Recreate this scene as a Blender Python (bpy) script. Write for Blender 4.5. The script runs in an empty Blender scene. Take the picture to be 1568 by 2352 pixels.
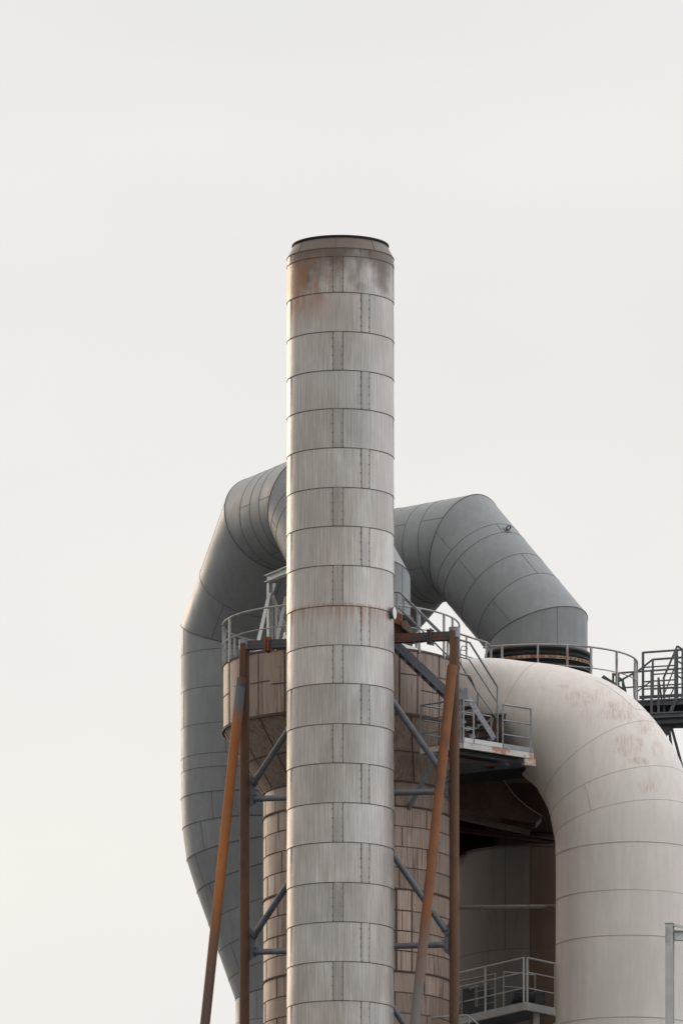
import bpy, math, random
from mathutils import Vector, Matrix
random.seed(7)
R_ = math.radians
scene = bpy.context.scene
C = scene.collection

# ---------------------------------------------------------------- camera, world, sun
F, YH, HC = 22966.0, 5856.0, 1.6      # focal length, horizon row (in 1568x2352 units), eye height
cam_d = bpy.data.cameras.new('camera'); cam = bpy.data.objects.new('camera', cam_d); C.objects.link(cam)
cam.location = (0, 0, HC); cam.rotation_euler = (R_(90), 0, 0)
cam_d.sensor_fit = 'VERTICAL'; cam_d.sensor_height = 36.0; cam_d.sensor_width = 24.0
cam_d.lens = 36.0 * F / 2352.0
cam_d.shift_y = (YH - 1176.0) / 2352.0
cam_d.clip_start = 0.5; cam_d.clip_end = 8000
scene.camera = cam
scene.render.resolution_x = 682; scene.render.resolution_y = 1024
scene.view_settings.view_transform = 'Standard'; scene.view_settings.look = 'None'
scene.view_settings.exposure = 0.0; scene.view_settings.gamma = 1.0

SUN_AZ, SUN_EL = R_(-31), R_(14)      # azimuth from the view axis (+Y), negative = left
world = bpy.data.worlds.new('World'); scene.world = world; world.use_nodes = True
wn, wl = world.node_tree.nodes, world.node_tree.links
wn.clear()
out = wn.new('ShaderNodeOutputWorld'); bg = wn.new('ShaderNodeBackground')
sky = wn.new('ShaderNodeTexSky'); sky.sky_type = 'NISHITA'; sky.sun_disc = False
sky.sun_elevation = SUN_EL; sky.sun_rotation = SUN_AZ; sky.dust_density = 4.0
tc = wn.new('ShaderNodeTexCoord')
mp = wn.new('ShaderNodeMapping'); mp.inputs['Scale'].default_value = (1, 1, 2.2)
nz = wn.new('ShaderNodeTexNoise'); nz.inputs['Scale'].default_value = 6.0; nz.inputs['Detail'].default_value = 4.0
nz.inputs['Roughness'].default_value = 0.45
cr = wn.new('ShaderNodeValToRGB')
cr.color_ramp.elements[0].position = 0.38; cr.color_ramp.elements[0].color = (7.95, 7.95, 8.02, 1)
cr.color_ramp.elements[1].position = 0.60; cr.color_ramp.elements[1].color = (9.0, 8.78, 8.42, 1)
# bright hazy glow of the veiled sun, falling off away from it
sd = Vector((math.sin(SUN_AZ) * math.cos(SUN_EL), math.cos(SUN_AZ) * math.cos(SUN_EL), math.sin(SUN_EL)))
dot = wn.new('ShaderNodeVectorMath'); dot.operation = 'DOT_PRODUCT'; dot.inputs[1].default_value = sd
mr = wn.new('ShaderNodeMapRange'); mr.inputs['From Min'].default_value = 0.90; mr.inputs['From Max'].default_value = 1.0
mr.interpolation_type = 'SMOOTHSTEP'
glow = wn.new('ShaderNodeMix'); glow.data_type = 'RGBA'; glow.blend_type = 'ADD'
glow.inputs['B'].default_value = (6.0, 4.9, 3.7, 1)
mix = wn.new('ShaderNodeMix'); mix.data_type = 'RGBA'; mix.inputs['Factor'].default_value = 0.965
wl.new(tc.outputs['Generated'], mp.inputs['Vector']); wl.new(mp.outputs[0], nz.inputs['Vector'])
wl.new(nz.outputs['Fac'], cr.inputs['Fac']); wl.new(cr.outputs['Color'], mix.inputs['B'])
wl.new(sky.outputs['Color'], mix.inputs['A'])
wl.new(tc.outputs['Generated'], dot.inputs[0]); wl.new(dot.outputs['Value'], mr.inputs['Value'])
wl.new(mr.outputs['Result'], glow.inputs['Factor']); wl.new(mix.outputs['Result'], glow.inputs['A'])
sxyz = wn.new('ShaderNodeSeparateXYZ'); wl.new(tc.outputs['Generated'], sxyz.inputs[0])
zr = wn.new('ShaderNodeMapRange'); zr.inputs['From Min'].default_value = 0.26; zr.inputs['To Min'].default_value = 1.0; zr.inputs['To Max'].default_value = 1.75
wl.new(sxyz.outputs[2], zr.inputs['Value'])
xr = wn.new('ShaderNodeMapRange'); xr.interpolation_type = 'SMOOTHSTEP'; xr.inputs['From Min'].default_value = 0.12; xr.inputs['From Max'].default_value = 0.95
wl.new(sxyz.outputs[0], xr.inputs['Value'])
xm = wn.new('ShaderNodeMix'); xm.data_type = 'RGBA'; xm.blend_type = 'ADD'; xm.inputs['B'].default_value = (7.5, 8.0, 8.8, 1)  # cool bright sky lobe added out of view at right to brighten the metal
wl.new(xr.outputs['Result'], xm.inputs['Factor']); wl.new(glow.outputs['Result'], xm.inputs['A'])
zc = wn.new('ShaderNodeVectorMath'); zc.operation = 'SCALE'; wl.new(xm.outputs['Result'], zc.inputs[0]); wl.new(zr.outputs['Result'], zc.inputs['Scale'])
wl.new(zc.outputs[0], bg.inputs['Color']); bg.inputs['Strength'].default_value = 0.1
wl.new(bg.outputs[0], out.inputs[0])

sun_d = bpy.data.lights.new('sun', 'SUN'); sun = bpy.data.objects.new('sun', sun_d); C.objects.link(sun)
sun_d.energy = 0.75; sun_d.angle = R_(16); sun_d.color = (1.0, 0.80, 0.60)
sun.rotation_euler = (-sd).to_track_quat('-Z', 'Y').to_euler(); sun.location = (-60, 220, 90)

# ---------------------------------------------------------------- pixel helpers
def P(x, y, Y): return Vector(((x - 784.0) / F * Y, Y, HC + (YH - y) / F * Y))
def ZY(y, Y): return HC + (YH - y) / F * Y
def PZ(x, y, Z):
    Y = (Z - HC) * F / (YH - y)
    return Vector(((x - 784.0) / F * Y, Y, Z))
def XY(x, Y): return (x - 784.0) / F * Y

# ---------------------------------------------------------------- objects
def tag(o, label=None, cat=None, group=None, kind=None):
    for k, v in (('label', label), ('category', cat), ('group', group), ('kind', kind)):
        if v: o[k] = v
    return o
def thing(name, label, cat, loc=(0, 0, 0), group=None):
    o = bpy.data.objects.new(name, None); C.objects.link(o); o.location = loc; o.empty_display_size = 0.5
    return tag(o, label, cat, group)
def root_loc(o):
    while o.parent: o = o.parent
    return Vector(o.location)

class MB:
    def __init__(s): s.v = []; s.f = []; s.m = []; s.t = []; s.sm = []
    def add(s, vs, fs, mat=0, tint=0.0, smooth=False):
        b = len(s.v); s.v += [tuple(v) for v in vs]
        for f in fs:
            s.f.append(tuple(b + i for i in f)); s.m.append(mat); s.t.append(tint); s.sm.append(smooth)
    def tube(s, p, q, r, n=10, r2=None, caps=True, mat=0, tint=0.0):
        p, q = Vector(p), Vector(q); d = q - p
        if d.length < 1e-6: return
        d.normalize(); r2 = r if r2 is None else r2
        a = Vector((0, 0, 1)) if abs(d.z) < 0.9 else Vector((1, 0, 0))
        u = d.cross(a).normalized(); w = d.cross(u)
        vs = [p + (u * math.cos(2 * math.pi * i / n) + w * math.sin(2 * math.pi * i / n)) * r for i in range(n)]
        vs += [q + (u * math.cos(2 * math.pi * i / n) + w * math.sin(2 * math.pi * i / n)) * r2 for i in range(n)]
        s.add(vs, [(i, i + n, (i + 1) % n + n, (i + 1) % n) for i in range(n)], mat, tint, True)
        if caps:
            s.add(vs[:n], [tuple(range(n))], mat, tint); s.add(vs[n:], [tuple(reversed(range(n)))], mat, tint)
    def poly(s, pts, r, n=8, mat=0):
        for i in range(len(pts) - 1):
            s.tube(pts[i], pts[i + 1], r, n, mat=mat)
        for p in pts[1:-1]: s.ball(p, r, mat)
    def ball(s, p, r, mat=0, n=8, k=4):
        p = Vector(p); vs = [p + Vector((0, 0, -r))]
        for j in range(1, k):
            a = -math.pi / 2 + math.pi * j / k
            for i in range(n):
                b = 2 * math.pi * i / n
                vs.append(p + Vector((math.cos(a) * math.cos(b), math.cos(a) * math.sin(b), math.sin(a))) * r)
        vs.append(p + Vector((0, 0, r)))
        fs = [(0, 1 + (i + 1) % n, 1 + i) for i in range(n)]
        for j in range(k - 2):
            for i in range(n):
                a, b = 1 + j * n + i, 1 + j * n + (i + 1) % n
                fs.append((a, b, b + n, a + n))
        l = len(vs) - 1
        fs += [(l, l - n + i, l - n + (i + 1) % n) for i in range(n)]
        s.add(vs, fs, mat, 0, True)
    def box(s, p, q, w, h, up=(0, 0, 1), mat=0, tint=0.0):
        """bar from p to q, w across (perpendicular to up), h along up"""
        p, q = Vector(p), Vector(q); d = (q - p).normalized(); up = Vector(up)
        a = d.cross(up)
        if a.length < 1e-4: a = d.cross(Vector((0, 1, 0)))
        a.normalize(); b = a.cross(d).normalized()
        a *= w / 2; b *= h / 2
        vs = [p - a - b, p + a - b, p + a + b, p - a + b, q - a - b, q + a - b, q + a + b, q - a + b]
        s.add(vs, [(0, 1, 2, 3), (7, 6, 5, 4), (0, 4, 5, 1), (1, 5, 6, 2), (2, 6, 7, 3), (3, 7, 4, 0)], mat, tint)
    def ibeam(s, p, q, w, h, up=(0, 0, 1), t=0.02, mat=0):
        p, q = Vector(p), Vector(q); d = (q - p).normalized(); up = Vector(up)
        a = d.cross(up)
        if a.length < 1e-4: a = d.cross(Vector((0, 1, 0)))
        a.normalize(); b = a.cross(d).normalized()
        s.box(p + b * (h - t) / 2, q + b * (h - t) / 2, w, t, b, mat)
        s.box(p - b * (h - t) / 2, q - b * (h - t) / 2, w, t, b, mat)
        s.box(p, q, t, h - 2 * t - 0.002, b, mat)
    def prism(s, pts, off, mat=0):
        pts = [Vector(p) for p in pts]; off = Vector(off); n = len(pts)
        vs = pts + [p + off for p in pts]
        s.add(vs, [tuple(range(n)), tuple(reversed(range(n, 2 * n)))] + [(i, i + n, (i + 1) % n + n, (i + 1) % n) for i in range(n)], mat)
    def build(s, name, mats, parent=None, base=None, bevel=0):
        if not isinstance(mats, (list, tuple)): mats = [mats]
        b = root_loc(parent) if parent is not None else Vector(base or (0, 0, 0))
        me = bpy.data.meshes.new(name)
        me.from_pydata([(v[0] - b.x, v[1] - b.y, v[2] - b.z) for v in s.v], [], s.f)
        for m in mats: me.materials.append(m)
        me.polygons.foreach_set('material_index', s.m); me.polygons.foreach_set('use_smooth', s.sm)
        at = me.attributes.new('tint', 'FLOAT', 'FACE'); at.data.foreach_set('value', s.t)
        me.update()
        o = bpy.data.objects.new(name, me); C.objects.link(o)
        if parent is not None: o.parent = parent
        else: o.location = b
        import bmesh
        bm = bmesh.new(); bm.from_mesh(me); bmesh.ops.recalc_face_normals(bm, faces=bm.faces); bm.to_mesh(me); bm.free()
        if bevel:
            md = o.modifiers.new('bevel', 'BEVEL'); md.width = bevel; md.segments = 2; md.limit_method = 'ANGLE'
        return o

# ---------------------------------------------------------------- materials
def new_mat(name):
    m = bpy.data.materials.new(name); m.use_nodes = True
    nt = m.node_tree; b = nt.nodes['Principled BSDF']
    return m, nt.nodes, nt.links, b
def mapping(n, l, scale, src='Object', rot=(0, 0, 0)):
    t = n.new('ShaderNodeTexCoord'); mp = n.new('ShaderNodeMapping'); mp.inputs['Scale'].default_value = scale
    mp.inputs['Rotation'].default_value = rot
    l.new(t.outputs[src], mp.inputs['Vector']); return mp.outputs[0]
def sheet_shift(n, l, vec, amt=43.0):
    a = n.new('ShaderNodeAttribute'); a.attribute_name = 'tint'
    v = n.new('ShaderNodeVectorMath'); v.operation = 'ADD'; m = math_(n, l, 'MULTIPLY', a.outputs['Fac'], amt)
    cx = n.new('ShaderNodeCombineXYZ'); l.new(m, cx.inputs[0]); l.new(m, cx.inputs[1]); l.new(cx.outputs[0], v.inputs[0]); l.new(vec, v.inputs[1])
    return v.outputs[0]
def noise(n, l, vec, scale, detail=4, rough=0.55):
    x = n.new('ShaderNodeTexNoise'); x.inputs['Scale'].default_value = scale; x.inputs['Detail'].default_value = detail
    x.inputs['Roughness'].default_value = rough; l.new(vec, x.inputs['Vector']); return x.outputs['Fac']
def ramp(n, l, fac, stops):
    r = n.new('ShaderNodeValToRGB'); e = r.color_ramp.elements
    e[0].position, e[0].color = stops[0][0], (*stops[0][1], 1)
    e[1].position, e[1].color = stops[-1][0], (*stops[-1][1], 1)
    for p, c in stops[1:-1]:
        k = e.new(p); k.color = (*c, 1)
    l.new(fac, r.inputs['Fac']); return r.outputs['Color']
def mixc(n, l, fac, a, b, mode='MIX'):
    x = n.new('ShaderNodeMix'); x.data_type = 'RGBA'; x.blend_type = mode
    for k, v in (('Factor', fac), ('A', a), ('B', b)):
        if isinstance(v, (int, float)): x.inputs[k].default_value = v
        elif isinstance(v, tuple): x.inputs[k].default_value = (*v, 1)
        else: l.new(v, x.inputs[k])
    return x.outputs['Result']
def math_(n, l, op, a, b=0.0, clamp=False):
    x = n.new('ShaderNodeMath'); x.operation = op; x.use_clamp = clamp
    for i, v in ((0, a), (1, b)):
        if isinstance(v, (int, float)): x.inputs[i].default_value = v
        else: l.new(v, x.inputs[i])
    return x.outputs[0]
def maprange(n, l, v, a, b, c=0.0, d=1.0):
    x = n.new('ShaderNodeMapRange'); x.interpolation_type = 'SMOOTHSTEP'
    x.inputs['From Min'].default_value = a; x.inputs['From Max'].default_value = b
    x.inputs['To Min'].default_value = c; x.inputs['To Max'].default_value = d
    l.new(v, x.inputs['Value']); return x.outputs['Result']
def bump(n, l, b, h, strength=0.2, dist=0.01):
    x = n.new('ShaderNodeBump'); x.inputs['Strength'].default_value = strength; x.inputs['Distance'].default_value = dist
    l.new(h, x.inputs['Height']); l.new(x.outputs[0], b.inputs['Normal'])
def tint(n, l, col, amt=1.0):
    a = n.new('ShaderNodeAttribute'); a.attribute_name = 'tint'
    v = math_(n, l, 'MULTIPLY_ADD', a.outputs['Fac'], amt)
    v.node.inputs[2].default_value = 1.0
    cx = n.new('ShaderNodeCombineXYZ')
    for i in range(3): l.new(v, cx.inputs[i])
    return mixc(n, l, 1.0, col, cx.outputs[0], 'MULTIPLY')
def sepz(n, l):
    t = n.new('ShaderNodeTexCoord'); s = n.new('ShaderNodeSeparateXYZ'); l.new(t.outputs['Object'], s.inputs[0]); return s.outputs

def clad_material(name, dark, mid, light, metallic, rough, streak=0.8, zrust=None, ztop=None, blotch=None, rustamt=0.0):
    m, n, l, b = new_mat(name)
    st = noise(n, l, sheet_shift(n, l, mapping(n, l, (12, 12, 0.30))), 2.0, 5, 0.66)
    st2 = noise(n, l, mapping(n, l, (34, 34, 0.6)), 2.0, 3, 0.6)
    big = noise(n, l, sheet_shift(n, l, mapping(n, l, (0.9, 0.9, 0.45)), 19.0), 1.1, 4, 0.5)
    f = math_(n, l, 'ADD', math_(n, l, 'MULTIPLY', st, 0.5), math_(n, l, 'ADD', math_(n, l, 'MULTIPLY', st2, 0.32), math_(n, l, 'MULTIPLY', big, 0.3)))
    w = 0.20 / streak
    c = ramp(n, l, f, [(0.56 - w, dark), (0.56, mid), (0.56 + w * 0.9, light)])
    hue = noise(n, l, mapping(n, l, (0.5, 0.5, 0.3)), 1.3, 2)
    c = mixc(n, l, maprange(n, l, hue, 0.4, 0.62, 0, 0.35), c, mixc(n, l, 1.0, c, (1.0, 0.92, 0.85), 'MULTIPLY'))
    c = tint(n, l, c)
    z = sepz(n, l)[2]
    rough_in = maprange(n, l, st, 0.3, 0.7, rough - 0.05, rough + 0.10)
    drip = noise(n, l, mapping(n, l, (9, 9, 0.35)), 1.6, 4, 0.7)
    if zrust is not None:
        zt = zrust
        band = math_(n, l, 'MULTIPLY', maprange(n, l, z, zt - 0.75, zt, 0, 1), maprange(n, l, z, zt + 0.02, zt + 0.16, 1, 0))
        k = math_(n, l, 'MULTIPLY', band, maprange(n, l, math_(n, l, 'ADD', drip, math_(n, l, 'MULTIPLY', band, 0.22)), 0.60, 0.80, 0, 1))
        c = mixc(n, l, math_(n, l, 'MULTIPLY', k, 0.62), c, (0.24, 0.12, 0.06))
    if ztop is not None:
        # soot and heat stain below the mouth of the stack
        sp = sepz(n, l)
        wob = math_(n, l, 'MULTIPLY', noise(n, l, mapping(n, l, (1.0, 1.0, 0.7)), 1.6, 4), 2.6)
        zz = math_(n, l, 'ADD', z, wob)
        k = maprange(n, l, zz, ztop + 0.75, ztop + 1.9, 0, 0.9)
        c = mixc(n, l, k, c, (0.085, 0.062, 0.048))
        kx = math_(n, l, 'MULTIPLY', maprange(n, l, sp[0], 0.15, -0.8, 0, 1), math_(n, l, 'MULTIPLY', maprange(n, l, z, ztop - 1.3, ztop - 0.2, 0, 1), maprange(n, l, z, ztop + 0.1, ztop + 0.9, 1, 0)))
        kr = math_(n, l, 'MULTIPLY', kx, maprange(n, l, noise(n, l, mapping(n, l, (2, 2, 0.8)), 1.5, 4), 0.36, 0.56, 0, 0.8))
        c = mixc(n, l, kr, c, (0.235, 0.125, 0.068))
    if rustamt:
        k = maprange(n, l, math_(n, l, 'MULTIPLY', drip, math_(n, l, 'ADD', big, 0.5)), 0.50, 0.70, 0, rustamt)
        c = mixc(n, l, k, c, (0.10, 0.055, 0.035))
        sp = n.new('ShaderNodeTexVoronoi'); sp.inputs['Scale'].default_value = 2.6; l.new(mapping(n, l, (1, 1, 1)), sp.inputs['Vector'])
        kk = maprange(n, l, sp.outputs['Distance'], 0.05, 0.09, 0.8, 0)
        kk = math_(n, l, 'MULTIPLY', kk, maprange(n, l, big, 0.45, 0.55, 0, 1))
        c = mixc(n, l, kk, c, (0.05, 0.03, 0.022))
    l.new(c, b.inputs['Base Color']); b.inputs['Metallic'].default_value = metallic
    l.new(rough_in, b.inputs['Roughness'])
    dent = noise(n, l, sheet_shift(n, l, mapping(n, l, (1.6, 1.6, 1.2)), 11.0), 1.0, 2, 0.4)
    bump(n, l, b, math_(n, l, 'ADD', math_(n, l, 'MULTIPLY', st, 0.25), math_(n, l, 'MULTIPLY', dent, 1.6)), 0.5, 0.03)
    return m

def plain(name, col, rough=0.6, metallic=0.0, var=0.15, scale=3.0, bumpy=0.1, rust=0.0, rustcol=(0.20, 0.085, 0.035), stretch=(1, 1, 1), rscale=1.6, lo=0.52, hi=0.66, zgrad=None, blobs=None, spec=0.5, stain=0.0, zgrad2=None):
    m, n, l, b = new_mat(name)
    vec = mapping(n, l, stretch)
    f = noise(n, l, vec, scale, 5, 0.6)
    d = tuple(c * (1 - var) for c in col); h = tuple(min(1, c * (1 + var)) for c in col)
    c = ramp(n, l, f, [(0.3, d), (0.7, h)])
    g = noise(n, l, vec, scale * 14, 3, 0.6)
    c = mixc(n, l, maprange(n, l, g, 0.4, 0.75, 0, var * 1.2), c, tuple(x * 0.6 for x in col))
    c = tint(n, l, c)
    if rust:
        r = noise(n, l, vec, rscale, 6, 0.7)
        r2 = noise(n, l, vec, rscale * 7, 4, 0.6)
        rr = math_(n, l, 'ADD', math_(n, l, 'MULTIPLY', r, 0.75), math_(n, l, 'MULTIPLY', r2, 0.25))
        c = mixc(n, l, maprange(n, l, rr, lo, hi, 0, rust), c, rustcol)
    if stain:
        s1 = noise(n, l, sheet_shift(n, l, mapping(n, l, (3.2, 3.2, 0.35)), 23.0), 1.6, 5, 0.65)
        s2 = noise(n, l, mapping(n, l, (0.5, 0.5, 0.3)), 1.4, 3, 0.5)
        c = mixc(n, l, maprange(n, l, math_(n, l, 'MULTIPLY', s1, math_(n, l, 'ADD', s2, 0.5)), 0.42, 0.62, 0, stain), c, tuple(x * 0.55 for x in col))
        c = mixc(n, l, maprange(n, l, s1, 0.36, 0.26, 0, stain), c, tuple(min(1, x * 1.35) for x in col))
        dn = noise(n, l, mapping(n, l, (1.1, 1.1, 1.1)), 1.0, 2, 0.4)
        bb_ = n.new('ShaderNodeBump'); bb_.inputs['Strength'].default_value = 0.5; bb_.inputs['Distance'].default_value = 0.05; l.new(dn, bb_.inputs['Height']); l.new(bb_.outputs[0], b.inputs['Normal']); bumpy = 0
    if zgrad2:
        zz = math_(n, l, 'ADD', sepz(n, l)[2], math_(n, l, 'MULTIPLY', f, 1.0))
        c = mixc(n, l, maprange(n, l, zz, zgrad2[0] + .5, zgrad2[1] + .5, 0, 1), c, zgrad2[2])
    if zgrad:
        zz = math_(n, l, 'ADD', sepz(n, l)[2], math_(n, l, 'MULTIPLY', f, 2.0))
        c = mixc(n, l, maprange(n, l, zz, zgrad[0] + 1, zgrad[1] + 1, 1, 0), c, zgrad[2])
    if blobs:
        sp = sepz(n, l); acc = None
        for (bx_, bz_, wx, wz, k) in blobs:
            ex = math_(n, l, 'POWER', math_(n, l, 'ABSOLUTE', math_(n, l, 'DIVIDE', math_(n, l, 'SUBTRACT', sp[0], bx_), wx)), 2.0)
            ez = math_(n, l, 'POWER', math_(n, l, 'ABSOLUTE', math_(n, l, 'DIVIDE', math_(n, l, 'SUBTRACT', sp[2], bz_), wz)), 2.0)
            e = maprange(n, l, math_(n, l, 'ADD', ex, ez), 0.1, 1.2, k, 0)
            acc = e if acc is None else math_(n, l, 'MAXIMUM', acc, e)
        sn = noise(n, l, mapping(n, l, (11, 2, 1.9), rot=(0, 0.35, 0)), 1.5, 9, 0.78)
        kk = maprange(n, l, math_(n, l, 'ADD', sn, math_(n, l, 'MULTIPLY', acc, 0.16)), 0.54, 0.80, 0, 0.55)
        kk = math_(n, l, 'MULTIPLY', kk, maprange(n, l, acc, 0.0, 0.35, 0, 1))
        c = mixc(n, l, kk, c, rustcol)
    b.inputs['Specular IOR Level'].default_value = spec
    l.new(c, b.inputs['Base Color']); b.inputs['Metallic'].default_value = metallic
    l.new(maprange(n, l, f, 0.3, 0.7, rough - 0.06, rough + 0.06), b.inputs['Roughness'])
    if bumpy: bump(n, l, b, g, bumpy, 0.01)
    return m

CH_X, CH_Y, CH_R = XY(781.5, 258.0), 258.0, 122.5 / F * 258.0
zrust = ZY(1391, CH_Y - CH_R); ztop = ZY(640, CH_Y - CH_R)
M = {}
M['stack'] = clad_material('weathered_stack_cladding', (0.21, 0.192, 0.175), (0.36, 0.335, 0.312), (0.56, 0.54, 0.52), 0.62, 0.42, 0.95, zrust, ztop)
M['seam'] = plain('dark_seam', (0.11, 0.082, 0.065), 0.8, 0.1, 0.3, 4)
M['soot'] = plain('sooty_rim', (0.022, 0.022, 0.022), 0.7, 0.2, 0.3, 5)
M['brown'] = clad_material('brown_stained_cladding', (0.095, 0.066, 0.050), (0.25, 0.188, 0.148), (0.41, 0.34, 0.285), 0.2, 0.55, 0.85, rustamt=0.8)
M['seam_br'] = plain('rusty_seam', (0.075, 0.045, 0.032), 0.85, 0.0, 0.35, 4)
M['duct'] = plain('grey_painted_duct', (0.182, 0.192, 0.195), 0.5, 0.0, 0.10, 0.6, 0.03, spec=0.45, stain=0.22)
M['seam_gy'] = plain('grey_duct_seam', (0.085, 0.088, 0.09), 0.6, 0.2, 0.2, 3)
_wx = XY(1439, 264.0)
_bl = []
for (x, y, wx, wy, k) in ((1425, 1622, 55, 38, 1), (1482, 1655, 28, 40, 1), (1340, 1595, 60, 28, 0.8), (1385, 1575, 30, 20, 0.7), (1440, 1712, 45, 35, 0.9), (1470, 1700, 10, 14, 1.3), (1465, 1748, 32, 12, 1.0), (1510, 1715, 18, 30, 0.7), (1485, 1808, 38, 26, 0.7), (1295, 1560, 18, 8, 0.8), (1245, 1560, 12, 12, 0.6), (1360, 1640, 30, 50, 0.4)):
    p_ = P(x, y, 262.6); _bl.append((p_.x - _wx, p_.z, wx / F * 263, wy / F * 263, k))
M['white'] = plain('chalky_white_duct_paint', (0.605, 0.558, 0.516), 0.6, 0.0, 0.05, 0.5, 0.04, rustcol=(0.36, 0.235, 0.15), blobs=_bl, spec=0.3, stain=0.13)
M['seam_wh'] = plain('dirty_weld_seam', (0.37, 0.335, 0.31), 0.7, 0.0, 0.2, 3)
M['rust'] = plain('rusted_steel_pipe', (0.165, 0.062, 0.022), 0.8, 0.0, 0.35, 1.2, 0.25, rust=0.75, rustcol=(0.07, 0.036, 0.024), stretch=(1, 1, 0.35), rscale=0.8, lo=0.48, hi=0.62, zgrad=(ZY(2300, 257), ZY(2080, 257), (0.125, 0.115, 0.105)))
M['rust_orange'] = plain('orange_rusted_pipe', (0.26, 0.088, 0.020), 0.8, 0.0, 0.3, 1.0, 0.25, rust=0.8, rustcol=(0.115, 0.055, 0.035), stretch=(1, 1, 0.3), rscale=0.6, lo=0.48, hi=0.62, zgrad=(ZY(2330, 259), ZY(2030, 259), (0.085, 0.048, 0.036)), zgrad2=(ZY(1680, 260), ZY(1600, 260), (0.10, 0.11, 0.125)))
M['rust_dark'] = plain('dark_rusted_pipe', (0.115, 0.053, 0.026), 0.8, 0.0, 0.35, 1.0, 0.25, rust=0.8, rustcol=(0.05, 0.032, 0.024), stretch=(1, 1, 0.3), rscale=0.8, lo=0.45, hi=0.62)
M['rustbeam'] = plain('rusted_dark_beam', (0.055, 0.056, 0.060), 0.6, 0.2, 0.25, 2, 0.2, rust=0.9, rustcol=(0.14, 0.045, 0.018), rscale=1.4, lo=0.50, hi=0.56)
M['galv'] = plain('galvanised_steel', (0.20, 0.21, 0.225), 0.55, 0.35, 0.25, 3.5, 0.15)
M['galv_dark'] = plain('weathered_galvanised_pipe', (0.115, 0.125, 0.14), 0.6, 0.3, 0.3, 3.5, 0.15)
M['rail'] = plain('grey_handrail_paint', (0.27, 0.27, 0.265), 0.6, 0.1, 0.2, 3, 0.1, rust=0.8, rustcol=(0.22, 0.12, 0.07), rscale=1.1, lo=0.55, hi=0.62)
M['ltgrey'] = plain('light_grey_steel_paint', (0.46, 0.46, 0.44), 0.6, 0.0, 0.12, 2, 0.1, rust=0.7, rustcol=(0.25, 0.12, 0.06), rscale=0.9, lo=0.60, hi=0.70)
M['fascia'] = plain('rust_run_fascia_paint', (0.46, 0.44, 0.40), 0.65, 0.0, 0.15, 2, 0.1, rust=0.85, rustcol=(0.27, 0.11, 0.045), rscale=1.5, lo=0.49, hi=0.58)
M['dark'] = plain('dark_grey_walkway_steel', (0.115, 0.12, 0.125), 0.8, 0.0, 0.2, 2, 0.1, spec=0.1)
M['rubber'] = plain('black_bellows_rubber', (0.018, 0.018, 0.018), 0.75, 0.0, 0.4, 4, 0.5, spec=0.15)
M['bandr'] = plain('rusty_clamp_band', (0.30, 0.21, 0.15), 0.8, 0.1, 0.35, 4, 0.2, rust=0.8, rustcol=(0.16, 0.06, 0.03), rscale=2.5, lo=0.45, hi=0.6)
M['silo'] = plain('dingy_grey_brown_silo', (0.15, 0.126, 0.108), 0.75, 0.0, 0.12, 0.7, 0.05, rust=0.55, rustcol=(0.10, 0.05, 0.03), stretch=(0.8, 0.8, 0.12), rscale=0.9, lo=0.50, hi=0.62)
M['darkhop'] = plain('rusty_hopper_with_shade', (0.062, 0.040, 0.032), 0.9, 0.0, 0.4, 1.2, 0.2, spec=0.05)  # rusty brown, darkened further with the shade of the recess
M['motor'] = plain('dark_motor_paint', (0.035, 0.037, 0.042), 0.5, 0.1, 0.2, 3, 0.05)
M['disc'] = plain('bare_disc_metal', (0.50, 0.51, 0.50), 0.4, 0.4, 0.08, 2, 0.02)
M['wood'] = plain('weathered_timber', (0.14, 0.115, 0.085), 0.9, 0.0, 0.35, 3, 0.2)
M['redox'] = plain('red_oxide_plate', (0.21, 0.065, 0.035), 0.8, 0.0, 0.3, 3, 0.1)
M['ground'] = plain('yard_ground', (0.040, 0.038, 0.035), 0.9, 0.0, 0.25, 0.05, 0.1)
M['conc'] = plain('concrete', (0.32, 0.31, 0.29), 0.85, 0.0, 0.12, 1, 0.15)

# ---------------------------------------------------------------- ground
g = MB(); g.add([(-3500, -500, 0), (3500, -500, 0), (3500, 6500, 0), (-3500, 6500, 0)], [(0, 1, 2, 3)])
tag(g.build('ground', M['ground']), kind='structure')
g = MB(); g.box((6, 245, 0.075), (6, 290, 0.075), 60, 0.15)
tag(g.build('pavement', M['conc']), kind='structure')

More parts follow.
